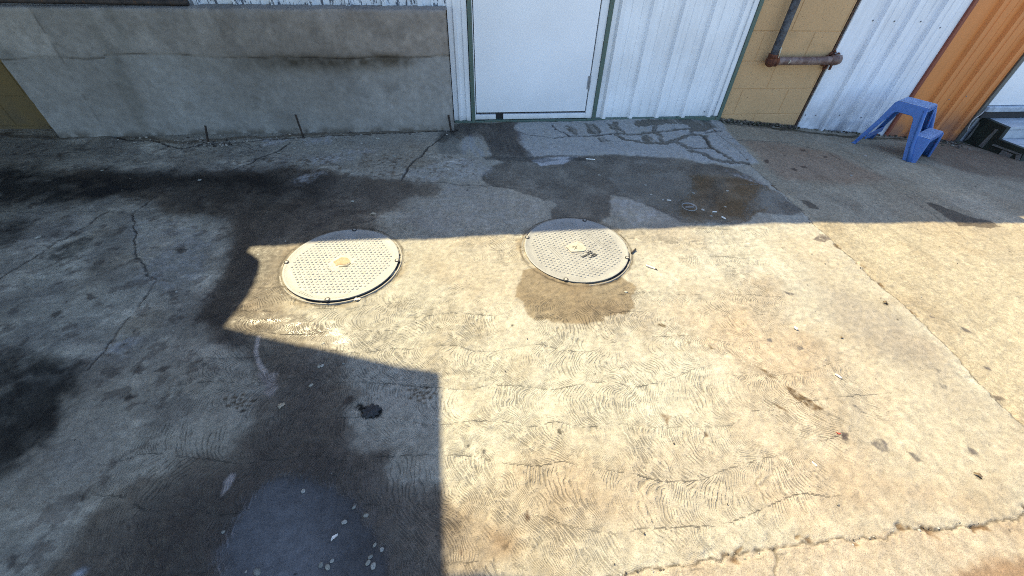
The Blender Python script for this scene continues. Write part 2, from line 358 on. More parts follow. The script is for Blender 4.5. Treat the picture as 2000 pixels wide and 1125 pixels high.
# patches between the flags of the apron (damp gaps), dark blotches
Z = lambda pts, ox, oy, s: [(ox+a/s, oy+b/s) for a, b in pts]
gaps = [([(500, 200), (620, 215), (760, 205), (880, 200), (1000, 197), (1100, 180), (1250, 160)], .022), ([(510, 215), (600, 260), (750, 290), (900, 300), (1000, 310), (1080, 280), (1180, 235), (1260, 220), (1380, 232)], .035),
        ([(1080, 290), (1180, 330), (1250, 385), (1370, 405), (1450, 450), (1550, 480), (1700, 490), (1800, 500)], .045), ([(1380, 230), (1410, 300), (1450, 350), (1560, 410), (1640, 470)], .03), ([(1150, 335), (1280, 352), (1420, 352)], .02),
        ([(880, 110), (890, 190)], .03), ([(1180, 75), (1250, 150), (1270, 210)], .015), ([(515, 110), (520, 160), (590, 195)], .03)]
gp = np.zeros(len(ci))
for P_, wd in gaps: gp = np.maximum(gp, region(Z(P_, 1100, 220, 5), .010, .018, .012, False, wd*.9)*np.clip(1+.5*w3, 0, 1))
for P_ in ([(740, 215), (800, 215), (850, 290), (780, 290)], [(860, 200), (930, 200), (1000, 312), (950, 310)], [(210, 120), (310, 120), (370, 190), (350, 210), (230, 205)], [(40, 130), (90, 140), (120, 215), (60, 205)], [(430, 110), (510, 130), (510, 200), (460, 170)],
           [(690, 80), (1400, 60), (1500, 140), (1380, 190), (1260, 200), (1240, 125), (1100, 118), (880, 120), (740, 150)], [(320, 240), (390, 240), (460, 285), (380, 295)]):
    gp = np.maximum(gp, region(Z(P_, 1100, 220, 5), .012, .03, .014)*np.clip(1.1+.8*bst, 0, 1))
paint(gp, (.085, .075, .055), .92); wet = np.maximum(wet, gp*.5); dz -= .006*gp
blot = region(Z([(160, 75), (380, 70), (545, 72), (520, 100), (560, 150), (590, 220), (600, 275), (380, 285), (360, 230), (270, 165), (190, 150)], 850, 220, 3.3333), .03, .03); tint(blot*np.clip(.9+.7*bst, 0, 1), (.42, .38, .38))
for P_ in (Z([(590, 285), (640, 290), (560, 262)], 850, 220, 3.33), Z([(0, 150), (40, 110), (100, 60), (150, 90), (60, 170)], 850, 230, 3.33)): tint(region(P_, .02, .02), (.5, .5, .5))
tint(region([(1105, 311), (1118, 306), (1148, 307), (1160, 311), (1130, 313)], .008, .01), (.3, .3, .3)); tint(region([(940, 305), (1010, 305), (1095, 311), (1060, 316), (1000, 313), (950, 312)], .01, .012), (.45, .45, .45))
# leaf-litter and dirt smears in the sun
for P_, c_ in (([(1535, 757), (1550, 762), (1575, 778), (1592, 790), (1608, 800), (1590, 804), (1570, 792), (1552, 780), (1540, 768)], (.17, .105, .05)), ([(1470, 712), (1490, 722), (1518, 742), (1500, 738)], (.2, .14, .08)), ([(1505, 783), (1525, 795), (1535, 805), (1518, 798)], (.2, .13, .07)),
               ([(1590, 470-5), (1600, 455), (1615, 457), (1622, 466), (1610, 471)], (.20, .165, .14)), ([(1527, 568), (1535, 570), (1552, 574), (1545, 577), (1530, 573)], (.13, .12, .12)), ([(1497, 661), (1508, 659), (1509, 667), (1499, 668)], (.14, .13, .13)), ([(1552, 676), (1562, 676), (1570, 682), (1558, 684)], (.14, .13, .13)),
               ([(1700, 866), (1725, 858), (1738, 868), (1735, 885), (1715, 880)], (.17, .15, .14)), ([(1770, 880), (1785, 885), (1800, 900), (1790, 903)], (.18, .16, .14)), ([(1887, 872), (1900, 878), (1910, 888), (1898, 892)], (.16, .14, .13)), ([(1825, 718), (1840, 725), (1833, 728)], (.16, .15, .14)), ([(1836, 750), (1850, 756), (1848, 762), (1838, 758)], (.16, .15, .14)),
               ([(1723, 590), (1732, 588), (1738, 595), (1728, 596)], (.15, .12, .08)), ([(1877, 636), (1890, 640), (1902, 650), (1885, 646)], (.15, .13, .12)), ([(1920, 715), (1935, 718), (1938, 724), (1928, 722)], (.15, .13, .12)), ([(1815, 616), (1830, 621), (1820, 622)], (.15, .13, .12)), ([(1524, 480), (1534, 482), (1530, 486)], (.12, .1, .08)),
               ([(1660, 788), (1680, 795), (1690, 806), (1670, 800)], (.2, .18, .16)), ([(1940, 770), (1960, 772), (1975, 782), (1950, 780)], (.2, .16, .12)), ([(1640, 845), (1655, 848), (1657, 863), (1645, 860)], (.08, .06, .06)), ([(1900, 925), (1915, 930), (1920, 938), (1908, 934)], (.12, .09, .05)),
               ([(978, 1072), (985, 1065), (995, 1058), (993, 1066), (983, 1076)], (.012, .01, .01)), ([(1032, 935), (1038, 933), (1042, 940), (1034, 943)], (.05, .04, .03)), ([(1025, 1000), (1034, 995), (1036, 1012), (1028, 1022)], (.14, .09, .06)), ([(940, 874), (946, 874), (945, 884), (940, 884)], (.12, .11, .10)), ([(895, 1070), (905, 1072), (903, 1082), (897, 1080)], (.22, .15, .1)),
               ([(1280, 630), (1302, 636), (1300, 640), (1286, 636)], (.2, .15, .09)), ([(1320, 650), (1330, 655), (1326, 659)], (.2, .15, .09)), ([(1334, 665), (1350, 668), (1342, 672)], (.2, .15, .09)), ([(1380, 672), (1396, 682), (1388, 684)], (.2, .15, .09)), ([(1365, 835), (1385, 848), (1378, 853)], (.2, .13, .08)), ([(1290, 805), (1310, 812), (1300, 830)], (.25, .18, .12))):
    mk = region(P_, .004, .006, .004)*np.clip(.9+.6*fbm(cx, cy, 90, 2, 38), 0, 1); paint(mk, np.array(c_)*.5, .95)
for P_ in (Z([(588, 198), (620, 200), (628, 215), (600, 212)], 1380, 230, 3.226), Z([(478, 236), (500, 240), (495, 248)], 1380, 230, 3.226), Z([(356, 262), (385, 263), (400, 280), (370, 284)], 1380, 230, 3.226), Z([(520, 315), (550, 315), (574, 328), (560, 334)], 1380, 230, 3.226), Z([(588, 303), (620, 305), (640, 315), (610, 321)], 1380, 230, 3.226),
           Z([(720, 238), (750, 242), (760, 252), (735, 252)], 1380, 230, 3.226), Z([(600, 515), (650, 520), (700, 550), (705, 570), (650, 565)], 1380, 230, 3.226), Z([(1378, 540), (1420, 535), (1500, 570), (1640, 620), (1780, 650), (1860, 690), (1780, 692), (1600, 686), (1480, 610)], 1380, 230, 3.226),
           Z([(1680, 430), (1700, 428), (1705, 438), (1688, 438)], 1380, 230, 3.226), [(160, 578), (172, 573), (183, 580), (175, 588), (162, 586)], [(343, 488), (352, 484), (366, 487), (358, 496), (345, 495)], [(92, 615), (110, 606), (120, 612), (105, 623)],
           [(255, 722), (268, 714), (285, 716), (272, 728)], [(302, 722), (320, 712), (335, 715), (318, 725)], [(245, 778), (258, 768), (275, 766), (268, 776), (250, 782)], [(155, 974), (163, 967), (173, 968), (165, 978)], [(20, 1090), (35, 1075), (45, 1080), (30, 1098), (15, 1108)], [(376, 710), (388, 706), (385, 714)],
           [(670, 780), (682, 768), (694, 772), (690, 790), (675, 790)], [(1000-50, 1000), (951, 1001), (952, 1003)]):
    tint(region(P_, .006, .012, .008), (.38, .36, .36))
# shoe prints
for ox, oy, s_ in ((465, 788, 1.0), (822, 772, 1.0)):
    for k in range(14):
        a = k*2.4; r_ = 4+k*1.6; q = (ox+math.cos(a)*r_*1.2, oy+math.sin(a)*r_*.8)
        tint(region([(q[0]-5, q[1]+1), (q[0], q[1]-3), (q[0]+6, q[1]-2), (q[0]+2, q[1]+3)], .003, .006, .004), (.42, .36, .30))
# random gum spots and specks
rs = np.random.RandomState(11)
for k in range(230):
    px, py = rs.uniform(-3.3, 4.6), rs.uniform(.15, 3.1); r_ = rs.choice([.003, .004, .006, .009], p=[.5, .28, .16, .06]); sq = rs.uniform(.5, 1.6)
    kk = np.nonzero((np.abs(cx-px) < r_*3) & (np.abs(cy-py) < r_*3))[0]
    if len(kk):
        d = np.hypot((cx[kk]-px)*sq, (cy[kk]-py)/sq)+.0025*w3[kk]; mk = 1-sstep(r_*.7, r_*1.15, d)
        c_ = .30 if rs.rand() < .8 else 1.5; col[kk] *= (1-mk*(1-c_))[:, None]
# joints and cracks: (line, width m, depth m, darkness)
cracks = [(joint, .007, .006, .80), ([(1180, 1128), (1225, 1120), (1262, 1112), (1300, 1109), (1330, 1104), (1360, 1101), (1392, 1088), (1410, 1090), (1440, 1080), (1465, 1078), (1490, 1071), (1515, 1074), (1540, 1070), (1580, 1061), (1610, 1058), (1640, 1049), (1665, 1050), (1680, 1045), (1730, 1052), (1742, 1040), (1755, 1034), (1800, 1032), (1840, 1036), (1862, 1034), (1880, 1028), (1905, 1027), (1930, 1021), (1950, 1018), (1962, 1010), (1985, 1010), (2010, 998), (2060, 985)], .0075, .008, .82),
          ([(1512, 1072), (1516, 1090), (1511, 1110), (1514, 1130)], .003, .004, .6), ([(870, 262), (850, 280), (835, 290), (822, 308), (812, 313), (800, 325), (790, 345), (785, 352)], .010, .008, .85), ([(785, 355), (850, 356), (900, 362), (960, 364), (1000, 370)], .005, .004, .6), ([(1440, 362), (1515, 361)], .004, .003, .5),
          ([(565, 278), (545, 293), (528, 300), (505, 308), (490, 318), (470, 322), (450, 333), (436, 338)], .012, .008, .85), ([(450, 282), (480, 285), (495, 292), (520, 295)], .006, .004, .7), ([(320, 375), (300, 388), (282, 402), (258, 414), (262, 428), (261, 442), (268, 455), (264, 470), (263, 482), (266, 500), (278, 512), (285, 530), (290, 538), (303, 545), (292, 560), (275, 590), (250, 620), (230, 645), (205, 682), (188, 708), (170, 725)], .006, .006, .75),
          ([(215, 412), (190, 424), (170, 440), (150, 450), (130, 463), (110, 470), (85, 490), (60, 505), (30, 525), (0, 545), (-60, 590)], .006, .005, .7), ([(-60, 412), (60, 413), (130, 412), (215, 411)], .003, .002, .45), ([(205, 262), (250, 272), (310, 276), (330, 284), (358, 290), (385, 284), (405, 280), (470, 277), (520, 272), (590, 268), (700, 262), (800, 258), (890, 254)], .012, .012, .9),
          ([(470, 276), (486, 282), (490, 286), (505, 280), (508, 285), (515, 291)], .004, .004, .7), (Z([(0, 200), (60, 230), (250, 230), (430, 215), (500, 200)], 1100, 220, 5), .010, .008, .85), (Z([(540, 130), (620, 155), (780, 168), (900, 155), (1060, 155), (1170, 140)], 850, 220, 3.3333), .009, .008, .85), (Z([(765, 85), (790, 120), (880, 155)], 850, 220, 3.3333), .009, .006, .8),
          (Z([(1390, 205), (1470, 187), (1545, 180)], 1100, 220, 5), .012, .008, .9), (Z([(1380, 240), (1410, 300), (1450, 350), (1560, 415)], 1100, 220, 5), .010, .006, .8), ([(1420, 270), (1445, 273), (1480, 274), (1520, 277), (1555, 280), (1580, 288), (1620, 300), (1640, 312)], .008, .006, .8), ([(1640, 290), (1665, 305), (1700, 330), (1760, 375), (1800, 405), (1850, 440), (1900, 480)], .005, .003, .35),
          ([(1413, 240), (1450, 244), (1500, 249), (1550, 256), (1660, 268), (1850, 280)], .02, .004, .5), ([(1490, 925), (1480, 945), (1488, 960), (1500, 985)], .003, .003, .5), ([(1510, 920), (1496, 935), (1490, 950)], .003, .003, .5), ([(1630, 770), (1700, 800), (1760, 845)], .003, .001, .25), ([(1395, 610), (1480, 660), (1540, 700), (1580, 750)], .0025, .001, .35), ([(1440, 700), (1500, 738), (1540, 765), (1600, 800), (1660, 830)], .004, .002, .4)]
cm = np.zeros(len(ci))
for qi, (P_, wd, dp, dk) in enumerate(cracks):
    kf = .42 if qi < 2 else 1.35; dp = dp*.55 if qi < 2 else dp
    mk = region(P_, max(.0036, wd*.6*kf), .007, .006, False, wd*.5*kf)*np.clip(.92+.6*w3+.3*w1, .2, 1); paint(mk, (.045, .038, .03), dk); dz -= dp*mk; cm = np.maximum(cm, mk)
for P_ in (joint, cracks[1][0]):                            # spalled light edges beside the joint and the front crack
    mk = region(P_, .014, .014, .01, False, .012)*sstep(.1, .55, fbm(cx, cy, 26, 3, 40))*(1-cm); col *= (1+.18*mk)[:, None]; dz -= .003*mk
    mk = region(P_, .010, .02, .01, False, .012)*sstep(.35, .6, fbm(cx, cy, 17, 3, 41)); tint(mk, (.45, .36, .28)); dz -= .004*mk
for q in ((-.6458*1.25, 1.1653*1.25), (.2527*1.25, 1.3061*1.25)):
    qx, qy = q[0]*math.cos(AL)+q[1]*math.sin(AL), -q[0]*math.sin(AL)+q[1]*math.cos(AL); d = np.hypot(cx-qx, cy-qy)+.004*w3
    mk = np.exp(-((d-.281)/.0055)**2)*np.clip(.8+.5*w1, .2, 1); tint(mk, (.30, .27, .23)); tint(np.exp(-((d-.295)/.02)**2)*sstep(0, .6, w2), (.8, .74, .66))
# dirt that gathers along the foot of the wall
foot = region([(-60, 262), (118, 268), (210, 264), (300, 272), (360, 278), (470, 270), (590, 264), (740, 258), (890, 253)], .03, .02, .01, False, .02); tint(foot, (.55, .5, .45))
footR = region([(1405, 236), (1450, 240), (1550, 254), (1660, 266), (1850, 276), (1990, 300)], .03, .02, .01, False, .012); tint(footR, (.30, .28, .22))
tint(region([(1700, 285), (1850, 280), (2100, 330), (2100, 360), (1900, 340), (1840, 320), (1740, 300)], .10, .04), (.62, .56, .54))
tint(region([(-500, 258), (110, 262), (200, 300), (100, 320), (-500, 320)], .1, .04), (.62, .62, .62))

gl = region([(455, 632), (520, 600), (560, 600), (640, 625), (700, 660), (680, 690), (560, 665)], .04, .03); wet = np.maximum(wet, gl); comb = np.maximum(comb, gl); pud = np.maximum(pud, .27*gl*sstep(-.3, .3, fbm(cx*.6, cy*2, 22, 3, 43)))
col = np.clip(col, .008, .75)
comb *= (1-pud); comb *= 1-.6*np.clip(cm, 0, 1)
dz += .0016*fine*(1-pud)+.004*mid*(1-.8*np.maximum(pud, pudB))+.006*big*(1-pudB)-.004*pudB
dz -= .0005*edge*sstep(.0, .6, fbm(cx, cy, 9, 2, 44))
Zt = zg(X, Y); Zt[ci] += dz
full = lambda a, d: (lambda o: (o.__setitem__(ci, a), o)[1])(np.full((N,)+a.shape[1:], d, dtype=np.float32))
me = bpy.data.meshes.new('ground')
nyy, nxx = shp; idx = np.arange(N).reshape(shp)
quads = np.stack([idx[:-1, :-1], idx[:-1, 1:], idx[1:, 1:], idx[1:, :-1]], -1).reshape(-1, 4)
me.vertices.add(N); me.vertices.foreach_set('co', np.stack([X, Y, Zt], -1).astype(np.float32).ravel())
me.loops.add(quads.size); me.loops.foreach_set('vertex_index', quads.ravel().astype(np.int32))
me.polygons.add(len(quads)); me.polygons.foreach_set('loop_start', np.arange(0, quads.size, 4, dtype=np.int32))
me.polygons.foreach_set('use_smooth', np.ones(len(quads), bool)); me.update(calc_edges=True)
def put(name, arr, typ='FLOAT'):
    at = me.attributes.new(name, typ, 'POINT')
    if typ == 'FLOAT_COLOR':
        arr = np.concatenate([arr, np.ones((N, 1), np.float32)], 1); at.data.foreach_set('color', arr.astype(np.float32).ravel())
    else: at.data.foreach_set('value', arr.astype(np.float32))
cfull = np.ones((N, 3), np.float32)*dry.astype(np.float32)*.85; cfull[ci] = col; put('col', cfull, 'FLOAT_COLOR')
for nm, a in (('wet', wet), ('pud', pud), ('comb', comb), ('phase', phase), ('agg', agg)): put(nm, full(a, 0.0))

g = NT('yard_concrete'); A = lambda s: g.attr(s).outputs['Fac']
wetA, pudA_, combA, phA, aggA = A('wet'), A('pud'), A('comb'), A('phase'), A('agg'); base = g.attr('col').outputs['Color']
n1 = g.noise(38, 7, .65); n2 = g.noise(330, 3, .6); n3 = g.noise(150, 4, .7)
vor = g.n('TexVoronoi', Scale=130.0); g.set(vor.inputs['Vector'], g.coord()); vsep = g.n('SeparateXYZ'); g.set(vsep.inputs[0], vor.outputs['Color'])
m1 = g.ramp(n1, .25, .75, .80, 1.18); m2 = g.ramp(n2, .25, .75, .78, 1.20); mt = g.math('MULTIPLY', m1, m2)
spk = g.ramp(n3, .58, .68, 1.0, .62); mt = g.math('MULTIPLY', mt, spk)
aggm = g.math('ADD', 1.0, g.math('MULTIPLY', g.math('SUBTRACT', vsep.outputs[0], .55), g.math('MULTIPLY', aggA, .26))); mt = g.math('MULTIPLY', mt, aggm)
sn = g.math('SINE', g.math('MULTIPLY', phA, 2*math.pi/.0142)); sn2 = g.math('SINE', g.math('MULTIPLY', phA, 2*math.pi/.0083)); gr = g.math('MAXIMUM', g.math('MULTIPLY', g.ramp(sn, .35, .98), g.ramp(g.noise(7, 3), .42, .56)), g.math('MULTIPLY', g.ramp(sn2, .2, .95), g.ramp(g.noise(5, 3), .60, .44, 0.0, .8)))
brk = g.ramp(g.noise(30, 5, .7), .40, .56); gr = g.math('MULTIPLY', g.math('MULTIPLY', gr, combA), brk)
mt = g.math('MULTIPLY', mt, g.math('SUBTRACT', 1.0, g.math('MULTIPLY', gr, .37)))
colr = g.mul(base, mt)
hgt = g.math('ADD', g.math('MULTIPLY', n1, .0035), g.math('MULTIPLY', n2, .0016)); hgt = g.math('ADD', hgt, g.math('MULTIPLY', n3, .0012))
hgt = g.math('SUBTRACT', hgt, g.math('MULTIPLY', gr, .0028)); hgt = g.math('ADD', hgt, g.math('MULTIPLY', g.math('MULTIPLY', vsep.outputs[1], aggA), .0005))
hgt = g.math('MULTIPLY', hgt, g.math('SUBTRACT', 1.0, g.math('MULTIPLY', pudA_, .985)))
rg = g.math('SUBTRACT', .93, g.math('MULTIPLY', wetA, g.ramp(n1, .3, .7, .30, .62))); rg = g.math('MAXIMUM', g.math('SUBTRACT', rg, g.math('MULTIPLY', pudA_, .9)), .045)
g.fin(colr, rg, hgt, spec=g.math('ADD', .25, g.math('MULTIPLY', wetA, .25)), bump=.9)
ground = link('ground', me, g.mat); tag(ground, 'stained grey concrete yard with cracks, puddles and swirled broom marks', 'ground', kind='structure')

# ------------------------------------------------------------------ materials of the walls and things
def paint_metal(name, c, dirt=(.35, .33, .30), dirt_h=None, peel=0.0, rough=.42, streak=.10):
    t = NT(name); n = t.noise(3.2, 5, .6); f = t.noise(420, 2, .5)
    s_ = t.noise(9, 5, .6, vec=t.scaled(3, 1, .3))
    mm = t.math('MULTIPLY', t.ramp(n, .3, .7, .93, 1.04), t.ramp(s_, .35, .75, 1.0, 1-streak)); mm = t.math('MULTIPLY', mm, t.ramp(f, .2, .8, .955, 1.045))
    cc = t.mul(t.mix(0.0, c, c), mm)
    if dirt_h is not None:                                 # splashed dirt near the ground
        z = t.sep()[2]; k = t.math('MULTIPLY', t.ramp(z, dirt_h[0], dirt_h[1], .9, 0.0), t.ramp(t.noise(7, 6, .65), .3, .62)); cc = t.mix(k, cc, dirt)
    sp = t.ramp(t.noise(70, 3, .6), .72, .76); cc = t.mix(t.math('MULTIPLY', sp, .55), cc, (.16, .13, .10))
    h = t.math('MULTIPLY', t.noise(6, 2), .002)
    if peel:
        pn = t.noise(26, 6, .72, vec=t.scaled(1.2, 1, .45)); k = t.ramp(pn, .60-.06*peel, .625-.06*peel); cc = t.mix(k, cc, (.085, .10, .13))
        rn = t.ramp(t.noise(60, 4, .7), .63, .68); cc = t.mix(t.math('MULTIPLY', rn, .7), cc, (.25, .22, .20)); h = t.math('SUBTRACT', h, t.math('MULTIPLY', k, .0012))
    return t.fin(cc, t.ramp(n, .3, .7, rough-.06, rough+.12), h, bump=.5)
M_white = paint_metal('white_sheet_metal', (.80, .82, .84, 1), dirt=(.34, .35, .37), dirt_h=(-.22, .16))
M_whiteR = paint_metal('white_sheet_metal_dusty', (.76, .79, .84, 1), dirt=(.30, .31, .34), dirt_h=(-.22, .26), streak=.14)
M_peel = paint_metal('peeling_white_metal', (.72, .76, .80, 1), peel=1.0)
M_flash = paint_metal('white_flashing', (.76, .78, .80, 1), dirt=(.30, .28, .25), dirt_h=(-.02, .06))
M_orange = paint_metal('orange_sheet_metal', (.64, .225, .055, 1), dirt=(.17, .10, .085), dirt_h=(-.28, .14), rough=.5)
M_rust_trim = paint_metal('rust_red_trim', (.22, .055, .028, 1), rough=.6)
t = NT('white_door_paint'); sm = t.ramp(t.noise(5, 6, .7, vec=t.scaled(3, 1, .8)), .66, .72); cc = t.mul(t.mix(0.0, (.80, .82, .85, 1), (1, 1, 1, 1)), t.ramp(t.noise(2.5, 5), .3, .7, .95, 1.03))
cc = t.mix(t.math('MULTIPLY', sm, .35), cc, (.40, .43, .48)); cc = t.mix(t.math('MULTIPLY', t.ramp(t.sep()[2], .05, .35, .4, 0), t.noise(12, 5)), cc, (.45, .45, .44)); cc = t.mix(t.ramp(t.noise(90, 2), .76, .78), cc, (.2, .2, .2))
M_door = t.fin(cc, .38, t.math('MULTIPLY', t.noise(300, 2), .0004), bump=.4)
t = NT('green_painted_steel'); k = t.ramp(t.noise(60, 5, .7), .54, .62); M_green = t.fin(t.mix(k, t.mix(t.noise(8, 4), (.055, .10, .085), (.09, .14, .11)), (.10, .095, .06)), .55, t.math('MULTIPLY', t.noise(90, 4), .0015))
t = NT('tan_painted_block'); p = t.ramp(t.noise(85, 4, .7), .62, .70); p2 = t.ramp(t.noise(45, 5, .7), .60, .72); bv = t.noise(5, 4, .6)
cc = t.mix(bv, (.50, .305, .145), (.56, .36, .18)); cc = t.mix(t.math('MULTIPLY', p, .75), cc, (.17, .115, .055)); cc = t.mix(t.math('MULTIPLY', t.ramp(t.noise(3, 6, .7), .55, .8), .45), cc, (.24, .17, .08))
M_block = t.fin(cc, .85, t.math('SUBTRACT', t.math('MULTIPLY', t.noise(120, 4, .7), .003), t.math('ADD', t.math('MULTIPLY', p, .003), t.math('MULTIPLY', p2, .0015))), bump=.9)
def rusty(name, a, b, c, sc=30, rough=.75):
    t = NT(name); n = t.noise(sc, 6, .7); k = t.ramp(n, .42, .62); cc = t.mix(k, a, b); cc = t.mix(t.ramp(t.noise(sc*2.5, 4, .7), .55, .68), cc, c)
    return t.fin(cc, rough, t.math('MULTIPLY', t.noise(sc*4, 4, .7), .002))
M_pipeV = rusty('dark_worn_pipe', (.022, .025, .035), (.075, .085, .10), (.05, .035, .03), 22, .5)
M_pipeH = rusty('brown_rusty_pipe', (.12, .065, .05), (.22, .15, .125), (.07, .045, .04), 18, .55)
M_rust = rusty('thick_rust', (.075, .022, .010), (.17, .055, .02), (.04, .015, .01), 40, .9)
M_rebar = rusty('black_rebar', (.02, .016, .014), (.05, .03, .02), (.015, .012, .01), 60, .8)
M_rod = rusty('dark_rod', (.022, .019, .019), (.05, .04, .036), (.09, .045, .02), 14, .7)
def plain(name, c, rough=.6, var=.12, sc=40, bump=.0006, spec=None, trans=0, metal=None):
    t = NT(name); cc = t.mul(t.mix(0.0, (*c, 1), (1, 1, 1, 1)), t.ramp(t.noise(sc, 5, .6), .3, .7, 1-var, 1+var))
    if trans: t.b.inputs['Transmission Weight'].default_value = trans
    return t.fin(cc, rough, t.math('MULTIPLY', t.noise(sc*4, 3), bump), spec=spec, metal=metal)
M_screw = plain('screw_head', (.16, .16, .17), .5); M_dark = plain('dark_gap', (.02, .02, .022), .8); M_steel = plain('grey_steel', (.26, .27, .28), .5, .25)
M_lid = None

# ------------------------------------------------------------------ the building
bld = thing('building', 'low metal and block building with white door, ribbed siding and orange corner', 'building', (0, 0, 0))
bld['kind'] = 'structure'
EAVE = 2.25
def siding(name, x0, x1, z0, z1, ribs, mat, yf, rib_h=.031, minor=True, wob=0):
    """ribbed sheet: a folded profile run vertically, flats at yf, ribs standing proud of it"""
    pr = [(x0, yf)]
    for r in ribs:
        if r-.032 > x0 and r+.032 < x1: pr += [(r-.026, yf), (r-.013, yf-rib_h), (r+.013, yf-rib_h), (r+.026, yf)]
        if minor:
            for q in (.0763, .1527):
                if x0 < r+q-.012 and r+q+.012 < x1: pr += [(r+q-.006, yf), (r+q-.0025, yf-.004), (r+q+.0025, yf-.004), (r+q+.006, yf)]
    pr.append((x1, yf)); pr = sorted(pr)
    mb = MB(); nz = 26; b = 0; zs = [z0+(z1-z0)*i/nz for i in range(nz+1)]
    for z in zs:
        for x, y in pr: mb.v.append((x, y-.0012*math.sin(z*7+x*5)*0, z + (wob*math.sin(x*9) if z == z0 else 0)))
    n = len(pr)
    for i in range(nz):
        for k in range(n-1): mb.f.append((i*n+k, i*n+k+1, (i+1)*n+k+1, (i+1)*n+k)); mb.m.append(0)
    mb.v += [(x, y+.03, z0) for x, y in pr]
    for k in range(n-1): mb.f.append((k, k+1, len(mb.v)-n+k+1, len(mb.v)-n+k)); mb.m.append(0)
    return mb.build(name, mat, bld, smooth=False)
def blocks(name, x0, x1, z0, z1, off=0.0, zb=.021, mat=None):
    """course by course block wall with tooled joints"""
    mb = MB(); mb.box(x0, x1, YW+.0038, YW+.10, z0, z1)
    k0 = math.floor((z0-zb)/.2032)-1
    for k in range(k0, int((z1-zb)/.2032)+2):
        a, b = max(z0, zb+k*.2032+.0018), min(z1, zb+(k+1)*.2032-.0018)
        if b-a < .01: continue
        x = x0-.6-((x0-.6-off-(k % 2)*.2032) % .4064)
        while x < x1:
            p, q = max(x0, x+.0012), min(x1, x+.4064-.0012)
            if q-p > .01:
                n0 = len(mb.v); e = .004; yy = YW+rnd.uniform(-.0008, .0008)
                mb.v += [(p, YW+.0042, a), (q, YW+.0042, a), (q, YW+.0042, b), (p, YW+.0042, b), (p+e, yy, a+e), (q-e, yy, a+e), (q-e, yy, b-e), (p+e, yy, b-e)]
                mb.f += [(n0+4, n0+5, n0+6, n0+7)]+[(n0+i, n0+(i+1) % 4, n0+4+(i+1) % 4, n0+4+i) for i in range(4)]; mb.m += [0]*5
            x += .4064
    return mb.build(name, mat or M_block, bld)
blocks('block_wall', -9.0, -.30, -.1, .74, .1, mat=paint_metal('shade_toned_ochre_block', (.15, .105, .038, 1), dirt=(.07, .06, .04), dirt_h=(-.1, .35), rough=.85))  # ochre blocks darkened in colour for deeper shade, with dirt near the ground
blocks('block_wall', 2.186, 2.925, -.5, EAVE-.02, 2.300)
# core, roof and eave behind the skin
MB().box(-9, 9.0, YW+.11, 12, -.6, EAVE-.03).build('wall_core', M_block, bld)
rf = MB(); rf.box(-9.2, 2.46, YW-.071, 12.2, EAVE-.06, EAVE, .004); rf.box(2.462, 9.2, YW-.02, 12.2, EAVE-.11, EAVE-.05, .004); rf.build('roof', M_whiteR, bld)
siding('metal_siding', -9.0, -.052, .742, EAVE-.061, [(-.225-.2286*k) for k in range(38)][::-1], M_peel, YW+.002)
# flashing beside the door (folded, so it shows upright lines)
fl = MB(); pr = [(-.052, .012), (-.052, -.006), (-.020, -.006), (-.012, -.016), (.006, -.016), (.014, -.004), (.040, -.004), (.046, -.012), (.078, -.012), (.082, .01)]
for z in (.008, EAVE-.061): fl.v += [(x, YW+y, z) for x, y in pr]
for k in range(len(pr)-1): fl.f.append((k, k+1, len(pr)+k+1, len(pr)+k)); fl.m.append(0)
fl.build('flashing', M_flash, bld)
# green steel frame
fr = MB(); fr.box(.083, .112, YW-.022, YW+.04, -.04, EAVE-.062, .002); fr.build('door_post', M_green, bld)
fr = MB(); fr.box(1.062, 1.092, YW-.022, YW+.04, -.04, EAVE-.062, .002); fr.build('door_post', M_green, bld)
fr = MB(); fr.box(2.156, 2.184, YW-.022, YW+.04, -.06, EAVE-.062, .002); fr.build('corner_post', M_green, bld)
fr = MB(); x = -.05
while x < 2.155:
    x2 = min(2.155, x+rnd.uniform(.10, .3)); fr.box(x, x2-.0008, YW-.030+rnd.uniform(-.002, .002), YW+.03, -.05, .014+rnd.uniform(-.003, .003), .002); x = x2
fr.build('sill', M_green, bld)
# door and its white frame
df = MB(); df.box(.1125, .1185, YW-.014, YW+.03, .016, 2.06, .001); df.box(1.006, 1.061, YW-.010, YW+.03, .016, 2.06, .002); df.box(.119, 1.005, YW-.010, YW+.03, 2.035, 2.08, .002)
df.box(.119, .275, YW-.012, YW+.028, .018, .055, .003); df.box(.335, 1.005, YW-.012, YW+.028, .018, .056, .003)
df.build('door_frame', M_flash, bld)
MB().box(.1125, 1.061, YW+.012, YW+.06, .0, 2.05).build('dark_reveal', M_dark, bld)
door = MB().box(.1245, .999, YW-.006, YW+.011, .070, 2.028, .0025).build('door', M_door, bld)
hg = MB(); hg.tube([(1.003, YW-.013, .235), (1.003, YW-.013, .335)], .0055, 10)
for q in (.255, .275, .295, .315): hg.tube([(1.003, YW-.013, q-.001), (1.003, YW-.013, q+.001)], .0065, 10)
hg.box(.985, 1.002, YW-.009, YW-.0062, .238, .332, .0008); hg.build('hinge', M_steel, door)
hd = MB(); hd.tube([(.19, YW-.006, 1.0), (.19, YW-.05, 1.0)], .012, 14); hd.tube([(.19, YW-.05, 1.0), (.30, YW-.055, 1.0)], .009, 12); hd.build('handle', M_steel, door, angle=40)
siding('metal_siding', 1.093, 2.118, .0145, EAVE-.061, [1.158+.2275*k for k in range(5)], M_white, YW)
MB().box(2.119, 2.155, YW-.014, YW+.02, .0145, EAVE-.061, .005).build('trim', M_flash, bld)
siding('metal_siding', 2.952, 3.868, -.45, EAVE-.112, [2.952+.235+.2286*k-.0 for k in range(0, 3)], M_whiteR, YW-.004)
